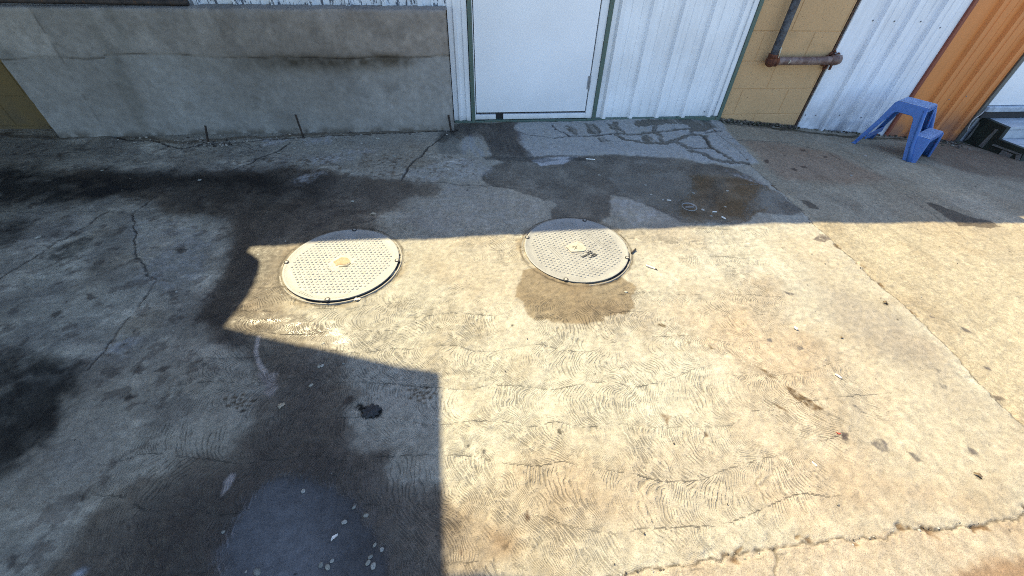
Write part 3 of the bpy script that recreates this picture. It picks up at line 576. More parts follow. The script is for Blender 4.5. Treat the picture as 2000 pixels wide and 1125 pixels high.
MB().box(2.926, 2.944, YW-.006, YW+.03, -.45, EAVE-.112, .003).build('rusty_edge', rusty('rust_edge', (.03, .018, .012), (.09, .04, .02), (.20, .15, .11), 25), bld)
MB().box(2.945, 2.953, YW-.016, YW+.03, -.45, EAVE-.112, .002).build('trim', M_flash, bld)
MB().box(3.869, 3.899, YW-.024, YW+.03, -.45, EAVE-.112, .004).build('corner_trim', M_rust_trim, bld)
siding('orange_siding', 3.90, 4.672, -.262, EAVE-.112, [4.120+.2286*k for k in range(3)], M_orange, YW-.004, .029)
MB().box(4.673, 4.712, YW-.020, YW+.03, -.26, EAVE-.112, .004).build('corner_trim', plain('dark_bronze_trim', (.10, .10, .09), .5), bld)
# screws
def screws(lst, Yq):
    for px, py in lst:
        x, y, z = Wl(px, py, Yq); s = MB(); s.lathe([(.0055, 0), (.0055, .0015), (.0042, .0045), (.0001, .005)], n=10)
        s.v = [(x+a, Yq-c, z+b) for a, b, c in s.v]; s.build('screw', M_screw, bld, smooth=True)
screws([(1664.5, 39), (1705, 40), (1746.8, 41.5), (1777, 36), (1798, 42), (1836, 54), (1573, 224.6), (1593, 225.2), (1639.7, 225), (1666, 226.7), (1681.8, 229.7), (1703, 229)], YW-.0045)
screws([(1163, 220.5), (1281, 213), (1391.5, 216), (1376, 218), (1887, 188), (1853, 194)], YW-.0035)
# bright wall, second door and stone sill to the right of the orange corner
MB().box(4.7125, 9.0, YW+.012, YW+.10, -.5, EAVE-.112).build('side_wall', M_whiteR, bld)
d2 = MB().box(4.73, 5.66, YW-.010, YW+.0115, .070, 1.98, .004).build('side_door', M_door, bld)
MB().box(4.98, 5.40, YW-.014, YW-.0102, .30, .72, .004).build('panel', M_door, d2)
MB().box(4.715, 5.9, YW-.045, YW+.011, .022, .066, .006).build('side_sill', plain('bluish_sill', (.36, .41, .47), .6, .25, 14), bld)
MB().box(4.715, 5.9, YW-.030, YW+.011, -.035, .021).build('dark_reveal', M_dark, bld)

# ------------------------------------------------------------------ concrete ledge left of the door
M_led = NT('old_cast_concrete'); t = M_led; n = t.noise(30, 7, .65); n2 = t.noise(260, 3); cc = t.mul(t.attr('col').outputs['Color'], t.math('MULTIPLY', t.ramp(n, .25, .75, .86, 1.13), t.ramp(n2, .2, .8, .90, 1.10)))
M_led = t.fin(cc, .9, t.math('ADD', t.math('MULTIPLY', n, .004), t.math('MULTIPLY', n2, .001)))
YF = 3.11; zt = lambda x: .757+.0035*(x+2.8)
L = [('f', q) for q in np.linspace(-.06, .985, 108)]
us = np.linspace(-2.795, -.058, 330); prof = [(0.0, z) for z in np.linspace(-.06, .742, 105)]+[(.002, .750), (.007, .757), (.016, .760)]+[(y, .760) for y in (.04, .08, .12, .159)]
PX, PI_ = np.meshgrid(us, np.arange(len(prof))); pa = np.array(prof)
yy = pa[PI_, 0]; zz = pa[PI_, 1]; fx = PX.ravel(); fz = zz.ravel(); fy = yy.ravel()
sl = (fz > .1).astype(float); zz_ = fz+np.clip(fz/.76, 0, 1)*(zt(fx)-.76)
dn = .004*fbm(fx, fz+fy, 5, 4, 50)+.0022*fbm(fx, fz+fy, 30, 4, 51)
seam = .497+.012*np.sin(fx*2.1)+.010*fbm(fx, fz*0, 4, 3, 52)+.008*(fx > -1.2)-.012*(fx < -2.2)
sd_ = fz-seam; crack = np.exp(-(sd_/.004)**2); dn = dn-.004*sstep(-.004, .004, sd_)+.005*crack
v2 = -2.440-(.757-fz)*.055; cr2 = np.exp(-((fx-v2)/.006)**2)*sstep(-.3, .4, fbm(fx, fz, 9, 3, 53)); dn += .004*cr2
chip = sstep(.70, .757, fz)*np.maximum(0, fbm(fx, fy, 13, 4, 54))*.010; dn = dn+chip*(fy < .01)
lc = np.ones((len(fx), 3))*np.array([.272, .261, .243])
def lt(m, c): 
    global lc
    lc = lc*(1-np.clip(m, 0, 1)[:, None]*(1-np.array(c)))
lt(sstep(-.2, .8, fbm(fx, fz, 2.2, 4, 55)), (.82, .80, .78)); lt(sstep(0, .9, fbm(fx, fz, 6, 5, 56)), (.80, .80, .80))
lt(sstep(.0, .25, sd_)*0+sstep(-.02, .02, sd_)*sstep(-3.2, -.3, fx), (.93, .84, .77))
band = np.exp(-((sd_+.016)/.042)**2)*sstep(-1.55, -1.0, fx)*(1-sstep(-.36, -.22, fx)); lt(band*(.85+.5*fbm(fx, fz, 20, 3, 57)), (.34, .30, .24))
lt(np.exp(-((sd_+.05)/.05)**2)*sstep(-2.0, -.9, fx)*(1-sstep(-.5, -.2, fx)), (.72, .68, .62)); lt(crack*sstep(-.2, .3, fbm(fx, fz, 7, 3, 58)), (.4, .37, .34)); lt(cr2*.8, (.5, .5, .5))
hl = sstep(.2, .8, fbm(fx, fz, 14, 5, 59))*sstep(-.01, .12, sd_)*(1-sstep(.12, .22, sd_)); lc *= (1+.30*hl)[:, None]
lc *= (1+.14*sstep(.1, .9, fbm(fx*1.2+fz*.4, fz, 11, 5, 60)))[:, None]
pale = (fx < -2.45)*sstep(.49, .52, fz)*sstep(-.4, .3, fbm(fx, fz, 8, 4, 61)); lc *= (1+.35*pale)[:, None]
lt((1-sstep(.0, .06, fz))*sstep(-.6, .3, fbm(fx, fz, 16, 4, 62)), (.5, .47, .43)); lt(sstep(.3, .8, fbm(fx, fz*.8, 10, 5, 63)), (.88, .87, .86)); lt(sstep(.45, .9, fbm(fx, fz*.3, 3.5, 3, 64)), (.8, .8, .78)); lt((1-sstep(-.2, .8, fx+1.2))*.5, (.88, .95, 1.0))
lc = np.clip(lc, .02, .8)
nu, nv = len(us), len(prof); ii = np.arange(nu*nv).reshape(nv, nu); yv = YF+fy+dn*(fy < .02); zv = zz_-(fy >= .016)*np.abs(.004*fbm(fx, fy, 20, 3, 65))
vv = [tuple(p) for p in np.stack([fx+((fx > -.07)*.004*fbm(fz, fz*0, 12, 3, 66)), yv, zv], -1)]
qf = np.stack([ii[:-1, :-1], ii[:-1, 1:], ii[1:, 1:], ii[1:, :-1]], -1).reshape(-1, 4).tolist()
b0 = len(vv); vv += [(-2.795, YW+.02, -.06), (-.058, YW+.02, -.06)]
qf.append([b0]+ii[:, 0].tolist()[::-1]); qf.append([b0+1]+ii[:, -1].tolist())
lm = bpy.data.meshes.new('concrete_ledge'); lm.from_pydata(vv, [], qf); at = lm.attributes.new('col', 'FLOAT_COLOR', 'POINT')
lcf = np.concatenate([lc, np.array([[.34, .33, .31]]*2)]); at.data.foreach_set('color', np.concatenate([lcf, np.ones((len(lcf), 1))], 1).astype(np.float32).ravel())
led = link('concrete_ledge', lm, M_led); sm_ = [True]*len(lm.polygons); sm_[-1] = sm_[-2] = False; lm.polygons.foreach_set('use_smooth', sm_)
tag(led, 'waist-high grey concrete ledge with a stained horizontal seam, left of the white door', 'concrete ledge')
rd = MB(); rd.tube([(-4.2, YF+.075, .785), (-3.0, YF+.076, .781), (-2.2, YF+.076, .779), (-1.612, YF+.077, .777)], .0165, 12, jit=.03); o = rd.build('metal_rod', M_rod, smooth=False, angle=50)
tag(o, 'long dark rusty bar lying on top of the concrete ledge', 'metal bar')
for (pb, ptop, lab) in (((404, 279), (401, 246), 'short upright rusty rebar stub, leftmost of three at the ledge foot'), ((592, 266), (577, 224), 'leaning rusty rebar stub at the middle of the concrete ledge foot'), ((882, 252), (876, 225), 'rusty rebar stub at the right end of the concrete ledge')):
    bx_, by_, bz_ = G(*pb); by_ = min(by_, YF-.018); dd = ray(*ptop); tt = (by_+.004)/dd[1]; tp = (dd[0]*tt, by_+.004, H+dd[2]*tt)
    s = MB(); P0, P1 = Vector((bx_, by_, -.03)), Vector(tp); pts = [P0.lerp(P1, k/14) for k in range(15)]; s.tube(pts, [.0062 if k % 2 else .0075 for k in range(15)], 8)
    o = s.build('rebar_stub', M_rebar, angle=60); tag(o, lab, 'rebar', 'rebar stubs at the ledge foot')

# ------------------------------------------------------------------ drain pipe on the block wall
YP = 3.20; pp = thing('drain_pipe', 'dark worn pipe running down the tan block wall, then turning right into siding', 'pipe', (2.39, YP, .45)); O = Vector((2.39, YP, .45))
def at0(mb, name, mat, parent, off, **kw):
    mb.v = [tuple(Vector(q)-off) for q in mb.v]; return mb.build(name, mat, parent, **kw)
at0(MB().tube([(2.387, YP, EAVE-.13), (2.388, YP, 1.3), (2.390, YP, .80), (2.392, YP, .47)], .0275, 20), 'upright_pipe', M_pipeV, pp, O, angle=50)
at0(MB().tube([(2.42, YP, .448), (2.7, YP, .449), (2.91, YP, .452)], .0285, 20), 'level_pipe', M_pipeH, pp, O, angle=50)
e = MB()
for i in range(9):
    pass
bm = bmesh.new(); bmesh.ops.create_icosphere(bm, subdivisions=3, radius=.041)
for v_ in bm.verts: v_.co = v_.co*(1+rnd.uniform(-.03, .03)); v_.co += Vector((2.392, YP, .447))
e.add_bm(bm); e.tube([(2.392, YP, .47), (2.391, YP, .497)], .036, 16, jit=.03); e.tube([(2.415, YP, .447), (2.437, YP, .447)], .036, 16, jit=.03); at0(e, 'elbow', M_rust, pp, O, smooth=True)
e = MB(); e.tube([(2.885, YP, .452), (2.925, YP, .453), (2.952, YP+.012, .453), (2.962, YP+.035, .453), (2.964, YP+.08, .453)], [.033, .036, .037, .036, .034], 18, jit=.03); at0(e, 'end_elbow', M_pipeH, pp, O, smooth=True)
e = MB(); rr = random.Random(5)
for k in range(40):
    a = rr.uniform(0, 6.28); q = rr.uniform(.035, .055); bm = bmesh.new(); bmesh.ops.create_icosphere(bm, subdivisions=1, radius=rr.uniform(.006, .014))
    ctr = Vector((2.955+math.cos(a)*q*1.1, YW-.012+rr.uniform(-.012, .004), .453+math.sin(a)*q*.9))
    if a > 3.6 and a < 4.6: ctr += Vector((-.03, 0, -.012))
    for v_ in bm.verts: v_.co = v_.co*rr.uniform(.8, 1.2)+ctr
    e.add_bm(bm)
e.tube([(2.925, YW-.02, .41), (2.918, YW-.03, .385), (2.90, YW-.02, .38)], .008, 7, jit=.2); e.tube([(2.955, YW-.03, .41), (2.953, YW-.034, .375)], .009, 7, jit=.2); at0(e, 'rust_flange', M_rust, pp, O, smooth=True)
M_drip = plain('pale_caulk', (.55, .50, .38), .7)
e = MB(); e.tube([(2.408, YP-.029, .548), (2.410, YP-.032, .52), (2.412, YP-.035, .478)], .0035, 6); e.tube([(2.408, YP-.030, .540), (2.398, YP-.031, .532)], .0025, 6); at0(e, 'caulk_drip', M_drip, pp, O, smooth=True); e = MB(); e.tube([(2.525, YP-.026, .462), (2.527, YP-.031, .448), (2.521, YP-.027, .436)], .0035, 6); at0(e, 'caulk_drip', M_drip, pp, O, smooth=True)

# ------------------------------------------------------------------ manhole lids
def lid_material(name, c1, c2, stain):
    t = NT(name); n = t.noise(9, 6, .65); cc = t.mix(t.ramp(n, .35, .65), c1, c2); cc = t.mul(cc, t.ramp(t.noise(160, 4, .7), .25, .75, .86, 1.12))
    cc = t.mix(t.math('MULTIPLY', t.ramp(t.noise(22, 5, .7), .60, .70), .5), cc, stain); cc = t.mix(t.math('MULTIPLY', t.ramp(t.noise(55, 3, .6), .66, .72), .6), cc, (.17, .13, .09))
    return t.fin(cc, t.ramp(n, .3, .7, .5, .75), t.math('MULTIPLY', t.noise(120, 4), .0012))
M_lidA = lid_material('grey_plastic_lid', (.215, .210, .192), (.270, .265, .248), (.44, .33, .19)); M_lidB = lid_material('grey_plastic_lid_b', (.200, .195, .180), (.238, .234, .218), (.36, .31, .24))
M_rim = plain('pale_lid_rim', (.17, .155, .13), .6, .25, 25); M_bolt = plain('dull_bolt', (.24, .22, .19), .5, .3); M_ink = plain('black_marker', (.03, .03, .03), .6)
def lid(cx_, cy_, ang, mat, label, plate, texts, seed, Rr=.2685):
    o = thing('manhole_lid', label, 'manhole lid', (cx_, cy_, .0), ang, 'round plastic manhole lids in the concrete'); r2 = random.Random(seed)
    top = .012
    MB().lathe([(Rr+.001, -.03), (Rr+.001, .004), (Rr+.006, .0045), (Rr+.008, .002), (Rr+.009, -.03)], n=128).build('rim', M_rim, o, angle=40)
    MB().lathe([(Rr-.02, -.03), (Rr-.02, .0015), (Rr+.0005, .0015), (Rr+.0005, -.03)], n=96).build('seat_ring', M_dark, o)
    # disc with four bolt pockets
    bm = bmesh.new(); bmesh.ops.create_circle(bm, cap_ends=True, segments=144, radius=Rr-.006)
    mb = MB(); prf = [(Rr-.0135, top-.018), (Rr-.0095, top-.004), (Rr-.0075, top-.0008), (Rr-.011, top), (Rr-.016, top-.0002), (Rr-.0185, top-.0014)]; bm.free()
    mb.lathe(prf, n=144); n = 144; base = len(mb.v)-n; rings = 10
    for k in range(1, rings): 
        rq = (Rr-.0185)*(1-k/rings); mb.v += [(rq*math.cos(2*math.pi*i/n), rq*math.sin(2*math.pi*i/n), top-.0014) for i in range(n)]
    for k in range(rings-1):
        for i in range(n):
            j = (i+1) % n; a0 = base+k*n; mb.f.append((a0+i, a0+j, a0+n+j, a0+n+i)); mb.m.append(0)
    mb.f.append(tuple(base+(rings-1)*n+i for i in range(n))); mb.m.append(0)
    zt_ = top-.0014; pitch = .0200
    ca, sa = math.cos(plate[2]), math.sin(plate[2])
    for i in range(-16, 17):
        for j in range(-16, 17):
            x = (i+.5*(j % 2))*pitch; y = j*pitch*.866; d = math.hypot(x, y)
            if d > Rr-.045: continue
            u, vq = x*ca+y*sa, -x*sa+y*ca
            if abs(u) < plate[3] and abs(vq) < plate[4]: continue
            if any(abs(x*math.cos(t_[2])+y*math.sin(t_[2])-t_[0]) < t_[3] and abs(-x*math.sin(t_[2])+y*math.cos(t_[2])-t_[1]) < t_[4] for t_ in texts): continue
            hk = .0036*r2.uniform(.6, 1.05); b = len(mb.v)
            for rr_, z_ in ((.0062, 0), (.0054, hk*.75), (.0030, hk)):
                mb.v += [(x+rr_*math.cos(2*math.pi*k/8), y+rr_*math.sin(2*math.pi*k/8), zt_+z_-.0002) for k in range(8)]
            for q in range(2):
                for k in range(8): k2 = (k+1) % 8; mb.f.append((b+q*8+k, b+q*8+k2, b+q*8+8+k2, b+q*8+8+k)); mb.m.append(0)
            mb.f.append(tuple(b+16+k for k in range(8))); mb.m.append(0)
    # worn raised lines of lettering, too worn to read, kept as low broken ridges
    for tx, ty, ta, hw, hh_, rows in [(*t_, 3) for t_ in texts]:
        for r_ in range(rows):
            yv_ = ty+(r_-1)*hh_*.62; xs_ = tx-hw*.95
            while xs_ < tx+hw*.9:
                ln = r2.uniform(.004, .010); c0 = ((xs_+ln/2)*math.cos(ta)-yv_*math.sin(ta), (xs_+ln/2)*math.sin(ta)+yv_*math.cos(ta)); b = len(mb.v)
                for sx, sy, sz in ((-1, -1, 0), (1, -1, 0), (1, 1, 0), (-1, 1, 0), (-.9, -.7, 1), (.9, -.7, 1), (.9, .7, 1), (-.9, .7, 1)):
                    lx, ly = sx*ln*.42, sy*.0016; mb.v.append((c0[0]+lx*math.cos(ta)-ly*math.sin(ta), c0[1]+lx*math.sin(ta)+ly*math.cos(ta), zt_-.0002+sz*.0016))
                mb.f += [(b+4, b+5, b+6, b+7)]+[(b+i, b+(i+1) % 4, b+4+(i+1) % 4, b+4+i) for i in range(4)]; mb.m += [0]*5; xs_ += ln+.0015
    cover = mb.build('cover', mat, o, angle=35)
    for k in range(4):
        a = k*math.pi/2; rb = Rr-.0125; bx_, by_ = rb*math.cos(a), rb*math.sin(a)
        bb = MB(); bb.lathe([(.0120, -.001), (.0120, .0012), (.0105, .0014), (.0100, .0002), (.0001, .0002)], n=20); bb.v = [(bx_+x, by_+y, top+z) for x, y, z in bb.v]; nb = bb.build('bolt_pocket', M_dark, o, angle=40)
        hb = MB(); hb.lathe([(.0074, 0), (.0074, .0028), (.0055, .0036), (.0001, .0036)], n=6); hb.v = [(bx_+x, by_+y, top+z) for x, y, z in hb.v]; hb.build('bolt', M_bolt, nb, angle=30)
    return o, zt_
la = math.radians(184.786)-AL; lb = math.radians(164.349)-AL
def vb(x, y): return (x*math.cos(AL)+y*math.sin(AL), -x*math.sin(AL)+y*math.cos(AL))
c1 = vb(-.6458*1.25, 1.1653*1.25); c2 = vb(.2527*1.25, 1.3061*1.25)
loc1 = lambda px, py: (lambda q: ((q[0]-c1[0])*math.cos(-la)-(q[1]-c1[1])*math.sin(-la), (q[0]-c1[0])*math.sin(-la)+(q[1]-c1[1])*math.cos(-la)))(G(px, py))
loc2 = lambda px, py: (lambda q: ((q[0]-c2[0])*math.cos(-lb)-(q[1]-c2[1])*math.sin(-lb), (q[0]-c2[0])*math.sin(-lb)+(q[1]-c2[1])*math.cos(-lb)))(G(px, py))
def tdir(f, p, q): a, b = f(*p), f(*q); return math.atan2(b[1]-a[1], b[0]-a[0])
pl1 = tdir(loc1, (645, 515), (672, 499)); pl2 = tdir(loc2, (1102, 483), (1127, 473))
def tx(f, p, q, hh_):
    a, b = f(*p), f(*q); ta = math.atan2(b[1]-a[1], b[0]-a[0]); mx, my = (a[0]+b[0])/2, (a[1]+b[1])/2
    return (mx*math.cos(ta)+my*math.sin(ta), -mx*math.sin(ta)+my*math.cos(ta), ta, math.hypot(b[0]-a[0], b[1]-a[1])/2, hh_)
t1 = [tx(loc1, (584, 573), (610, 585), .012), tx(loc1, (640, 527), (655, 537), .004)]
t2 = [tx(loc2, (1073, 485), (1100, 513), .018), tx(loc2, (1146, 461), (1176, 483), .018)]
o1, zt1 = lid(c1[0], c1[1], la, M_lidA, 'pale studded manhole lid with a worn rusty square at its centre, left', (0, 0, pl1, .048, .040), t1, 1)
o2, zt2 = lid(c2[0], c2[1], lb, M_lidB, 'grey studded manhole lid with a raised square plate and black marker strokes', (0, 0, pl2, .050, .040), t2, 2)
def local_poly(f, pts): return [f(*p) for p in pts]
def plate_mesh(f, pts, z0, z1): return MB().prism(local_poly(f, pts), lambda p: (p[0], p[1], z1), lambda p: (p[0], p[1], z0))
lf = 1.2   # the cover stands a little above the ground, so its marks are measured a touch lower in the photograph
sh = lambda L_: [(x, y+lf*2) for x, y in L_]
plate_mesh(loc1, sh([(643.5, 512), (673, 495.8), (697, 514), (652.5, 537)]), zt1-.001, zt1+.0006).build('plate_outline', M_bolt, o1)
plate_mesh(loc1, sh([(645, 512), (673, 497), (695, 514), (653, 535)]), zt1-.001, zt1+.0012).build('centre_plate', plain('worn_plate', (.31, .275, .21), .6, .2), o1)
plate_mesh(loc1, sh([(652, 513), (668, 504), (680, 505), (686, 513), (677, 518), (664, 519), (657, 521), (656, 517)]), zt1+.001, zt1+.0024).build('rust_patch', rusty('orange_rust_patch', (.33, .25, .15), (.30, .19, .10), (.30, .27, .21), 60, .8), o1)
plate_mesh(loc1, sh([(663, 521.5), (678, 519.5), (686, 514.5), (687, 516), (679, 522), (664, 523.5)]), zt1+.0011, zt1+.0030).build('crack_shadow', M_ink, o1)
plate_mesh(loc2, sh([(1101, 483), (1126, 472), (1134, 473), (1147, 488), (1144, 494), (1116, 498), (1112, 495)]), zt2-.001, zt2+.0008).build('plate_outline', M_bolt, o2)
plate_mesh(loc2, sh([(1105, 484), (1126, 473.5), (1132, 474), (1144, 486), (1143, 491), (1137, 493), (1115, 494)]), zt2-.001, zt2+.0052).build('centre_plate', plain('raised_plate', (.30, .28, .22), .5, .2), o2, angle=30)
for L_ in ([(1116, 485), (1120, 483), (1122, 484), (1119, 486)], [(1120, 489), (1126, 486), (1127, 487), (1121, 490)], [(1124, 483), (1126, 484), (1123, 487), (1122, 486)]):
    plate_mesh(loc2, sh(L_), zt2+.0051, zt2+.0062).build('plate_letter', plain('worn_letter', (.10, .085, .06), .6), o2)
for L_ in ([(1144, 497.5), (1152.5, 493), (1154, 493.8), (1146, 498.4)], [(1133, 505), (1155.5, 496), (1157, 497), (1138, 506)], [(1149, 507), (1163.5, 501.5), (1164.5, 502.4), (1150, 507.8)], [(1153, 503), (1160, 499.5), (1165, 501), (1163, 502.2), (1159, 501), (1154, 503.8)], [(1155, 500.5), (1162, 498.5), (1162.5, 499.4), (1156, 501.4)]):
    plate_mesh(loc2, sh([(a, b-2) for a, b in L_]), zt2-.0002, zt2+.0040).build('marker_stroke', M_ink, o2)

# ------------------------------------------------------------------ blue two-step plastic stool
t = NT('blue_plastic'); n = t.noise(12, 4); M_blue = t.fin(t.mul(t.mix(n, (.040, .115, .33), (.058, .150, .39)), t.ramp(t.noise(60, 5, .7), .3, .7, .9, 1.08)), t.ramp(n, .3, .7, .34, .48), t.math('MULTIPLY', t.noise(500, 2), .0003))
M_blue.node_tree.nodes['Principled BSDF'].inputs['Subsurface Weight'].default_value = .05
M_rib = plain('pale_blue_ridges', (.36, .46, .64), .5, .15)  # ridges a paler blue than the rest of the stool
SO = (3.55-.028, 2.885-.015); ua = math.radians(-62); u_ = (math.cos(ua), math.sin(ua)); w_ = (-math.sin(ua), math.cos(ua))
stz = float(zg(SO[0], SO[1]))
st_ = thing('step_stool', 'blue plastic two-step stool standing by the orange corner', 'step stool', (SO[0], SO[1], stz), ua)
HT = .368
def wz(z): return .197-.100*z/HT                            # half width at a height
def drop(u, w): return float(zg(SO[0]+u*u_[0]+w*w_[0], SO[1]+u*u_[1]+w*w_[1]))-stz
def side(sgn):
    outer = [(-.212, 0), (-.196, .04), (-.150, .20), (-.118, HT-.012), (-.105, HT), (.088, HT), (.098, HT-.010), (.124, .205), (.131, .196), (.226, .190), (.236, .183), (.246, .09), (.250, 0)]
    inner = [(.166, 0), (.124, .12), (.064, .262), (.048, .290), (.030, .300), (-.062, .300), (-.080, .292), (-.092, .270), (-.142, .12), (-.178, 0)]
    mb = MB(); pts = outer+inner
    f = lambda th: (lambda p: (p[0], sgn*(wz(p[1])-th), p[1]+(drop(p[0], sgn*wz(0)) if p[1] < .02 else 0)))
    mb.prism(pts, f(0), f(.010)); me_ = mb
    return mb.build('side_panel', M_blue, st_)
def bevel(o, wd=.004, seg=2):
    bm = bmesh.new(); bm.from_mesh(o.data); ed = [e for e in bm.edges if len(e.link_faces) == 2 and e.calc_face_angle(0) > math.radians(50)]
    bmesh.ops.bevel(bm, geom=ed, offset=wd, segments=seg, affect='EDGES', profile=.5); 
    for f_ in bm.faces: f_.smooth = len(f_.verts) == 4 and f_.calc_area() < .002
    bm.to_mesh(o.data); bm.free()
for sg in (-1, 1): bevel(side(sg), .0035)
for sg in (-1, 1):                                          # rounded column moulded down the outside of each front leg
    mb = MB(); mb.tube([(.210, sg*(wz(.0)+.001), .002+drop(.2, sg*.2)), (.165, sg*(wz(.12)+.001), .12), (.105, sg*(wz(.30)+.001), .30), (.086, sg*(wz(.355)-.001), .355)], [.016, .015, .013, .010], 14); mb.build('leg_column', M_blue, st_, smooth=True)
# flanges that make the side panels read as hollow legs
for sg in (-1, 1):
    for (p, q) in (((-.205, 0), (-.112, HT-.03)), ((.174, 0), (.070, .262)), ((.248, 0), (.234, .178)), ((.128, .20), (.100, HT-.03))):
        mb = MB(); wd = .034
        f0 = [(p[0], sg*wz(p[1]), p[1]+(drop(p[0], sg*.19) if p[1] == 0 else 0)), (q[0], sg*wz(q[1]), q[1]), (q[0], sg*(wz(q[1])-wd), q[1]), (p[0], sg*(wz(p[1])-wd*1.3), p[1]+(drop(p[0], sg*.15) if p[1] == 0 else 0))]
        mb.v = [(x, y-sg*.0012, z) for x, y, z in f0]+[(x+.007*(1 if p[0] < 0 else -1), y-sg*.0012, z) for x, y, z in f0]
        mb.f = [(0, 1, 2, 3), (7, 6, 5, 4)]+[(i, (i+1) % 4+0, 4+(i+1) % 4, 4+i) for i in range(4)]; mb.m = [0]*6; mb.build('leg_flange', M_blue, st_)
def tread(name, u0, u1, z, wt):
    mb = MB(); mb.box(u0, u1, -wt+.0105, wt-.0105, z-.012, z+.0008, .004); mb.box(u1-.010, u1+.001, -wt+.012, wt-.012, z-.034, z-.0125, .003); o = mb.build(name, M_blue, st_)
    rb = MB(); nr = int((2*wt-.02)/.0205)
    for k in range(nr+1):
        y = -wt+.012+k*(2*wt-.024)/nr; rb.box(u0+.006, u1-.004, y-.0022, y+.0022, z+.0004, z+.0042, .0008)
    rb.build('grip_ridges', M_rib, o); return o
tread('top_step', -.108, .096, HT, wz(HT)); tread('lower_step', .128, .230, .193, wz(.193))
mb = MB(); mb.box(-.121, -.111, -wz(.3)+.012, wz(.3)-.012, .262, .350, .003); mb.build('back_rail', M_blue, st_)
mb = MB(); mb.box(-.150, -.141, -wz(.09)+.012, wz(.09)-.012, .065, .105, .003); mb.build('back_brace', M_blue, st_)
rg_ = MB(); rg_.box(.205, .213, -wz(.17)+.012, wz(.17)-.012, .135, .158, .003); rg_.build('front_brace', M_blue, st_)

# ------------------------------------------------------------------ dark wooden steps at the side door
M_stair = plain('black_green_boards', (.012, .017, .010), .75, .5, 12, .002); M_slot = rusty('grey_worn_wood', (.12, .115, .10), (.17, .16, .145), (.07, .065, .055), 30, .9)
t = NT('weathered_tread'); k = t.noise(5, 6, .7, vec=t.scaled(1, 5, 1)); M_tread = t.fin(t.mix(t.ramp(k, .35, .65), (.30, .34, .38), (.46, .49, .52)), .7, t.math('MULTIPLY', t.noise(14, 6, .7), .003))
sx, y0s, zb_ = 4.775, 2.775, -.30; wstp = thing('wooden_steps', 'dark wooden steps with pale worn treads, right of the orange corner', 'steps', (sx, 3.0, -.27)); O = Vector((sx, 3.0, -.27))
prof_s = [(3.262, zb_), (3.262, -.034), (3.036, -.040), (3.028, -.142), (2.790, -.134), (2.748, zb_)]
at0(MB().prism(prof_s, lambda p: (sx, p[0], p[1]), lambda p: (sx+.04, p[0], p[1])), 'side_board', M_stair, wstp, O)
at0(MB().prism(prof_s, lambda p: (sx+1.16, p[0], p[1]), lambda p: (sx+1.20, p[0], p[1])), 'side_board', M_stair, wstp, O)
for pl in ([(1945, 252), (1950, 253), (1919, 289), (1912, 285)], [(1905, 236), (1914, 240), (1892, 272), (1882, 275)], [(1941, 281), (1992, 300), (1990, 302.5), (1938, 284)], [(1959, 293), (1979, 302), (1969, 311), (1949, 304)], [(1985, 302), (1996, 300), (1990, 316), (1983, 320)]):
    pts = [(lambda d: (d[1]*sx/d[0], H+d[2]*sx/d[0]))(ray(*q)) for q in pl]
    pts = [(min(y, 3.255), max(z, -.29)) for y, z in pts]
    at0(MB().prism(pts, lambda p: (sx-.006, p[0], p[1]), lambda p: (sx+.002, p[0], p[1])), 'pale_slat', M_slot, wstp, O)
for (ya, yb, zt_) in ((3.04, 3.258, -.037), (2.792, 3.030, -.138)):
    for k in range(2):
        q0 = ya+(yb-ya)*k/2; at0(MB().box(sx+.041, sx+1.158, q0+.003, q0+(yb-ya)/2-.003, zt_-.03, zt_-.002-.001*k, .004), 'tread', M_tread, wstp, O)
at0(MB().box(sx+.041, sx+1.158, 3.041, 3.055, -.30, -.07), 'riser', M_tread, wstp, O); at0(MB().box(sx+.041, sx+1.158, 2.80, 2.815, -.30, -.171), 'riser', M_tread, wstp, O)
# cable hanging down behind the steps
cb = []
for px, py in ((1922, 217), (1915, 224), (1903, 232), (1896, 240), (1891, 250), (1888, 258)):
    x, y, z = Wl(px, py, 3.225); cb.append((x, 3.225, z))
o = MB().tube(cb, .004, 8).build('cable', plain('pale_cable', (.42, .42, .42), .6), smooth=True); tag(o, 'thin pale cable hanging at the foot of the orange corner', 'cable')

# ------------------------------------------------------------------ small things lying about
M_peb = [plain('pale_pebble', c, .45, .25, 150, .002) for c in ((.31, .30, .25), (.37, .36, .32), (.24, .24, .21))]
M_pebs = M_peb
peb_src = []
for k in range(6):
    bm = bmesh.new(); bmesh.ops.create_icosphere(bm, subdivisions=2, radius=1); rr = random.Random(k+20); ax = rr.uniform(1.0, 1.45)
    for v_ in bm.verts:
        v_.co.z *= .42 if v_.co.z > 0 else .15; v_.co.x *= ax; n_ = math.sin(v_.co.x*3+k)*math.cos(v_.co.y*2.6+k*2); v_.co *= 1+.10*n_
    me_ = bpy.data.meshes.new('pebble'); bm.to_mesh(me_); bm.free(); me_.polygons.foreach_set('use_smooth', [True]*len(me_.polygons)); me_.materials.append(M_pebs[k % 3]); peb_src.append(me_)
pk = [0]
def pebble(px, py, r, label, group, dzz=0):
    x, y, z = G(px, py); o = bpy.data.objects.new('pebble', peb_src[pk[0] % 6]); C.objects.link(o); pk[0] += 1
    o.location = (x, y, z+r*.10+dzz); o.scale = (r, r, r); o.rotation_euler = (0, 0, rnd.uniform(0, 6.3)); tag(o, label, 'pebble', group); return o
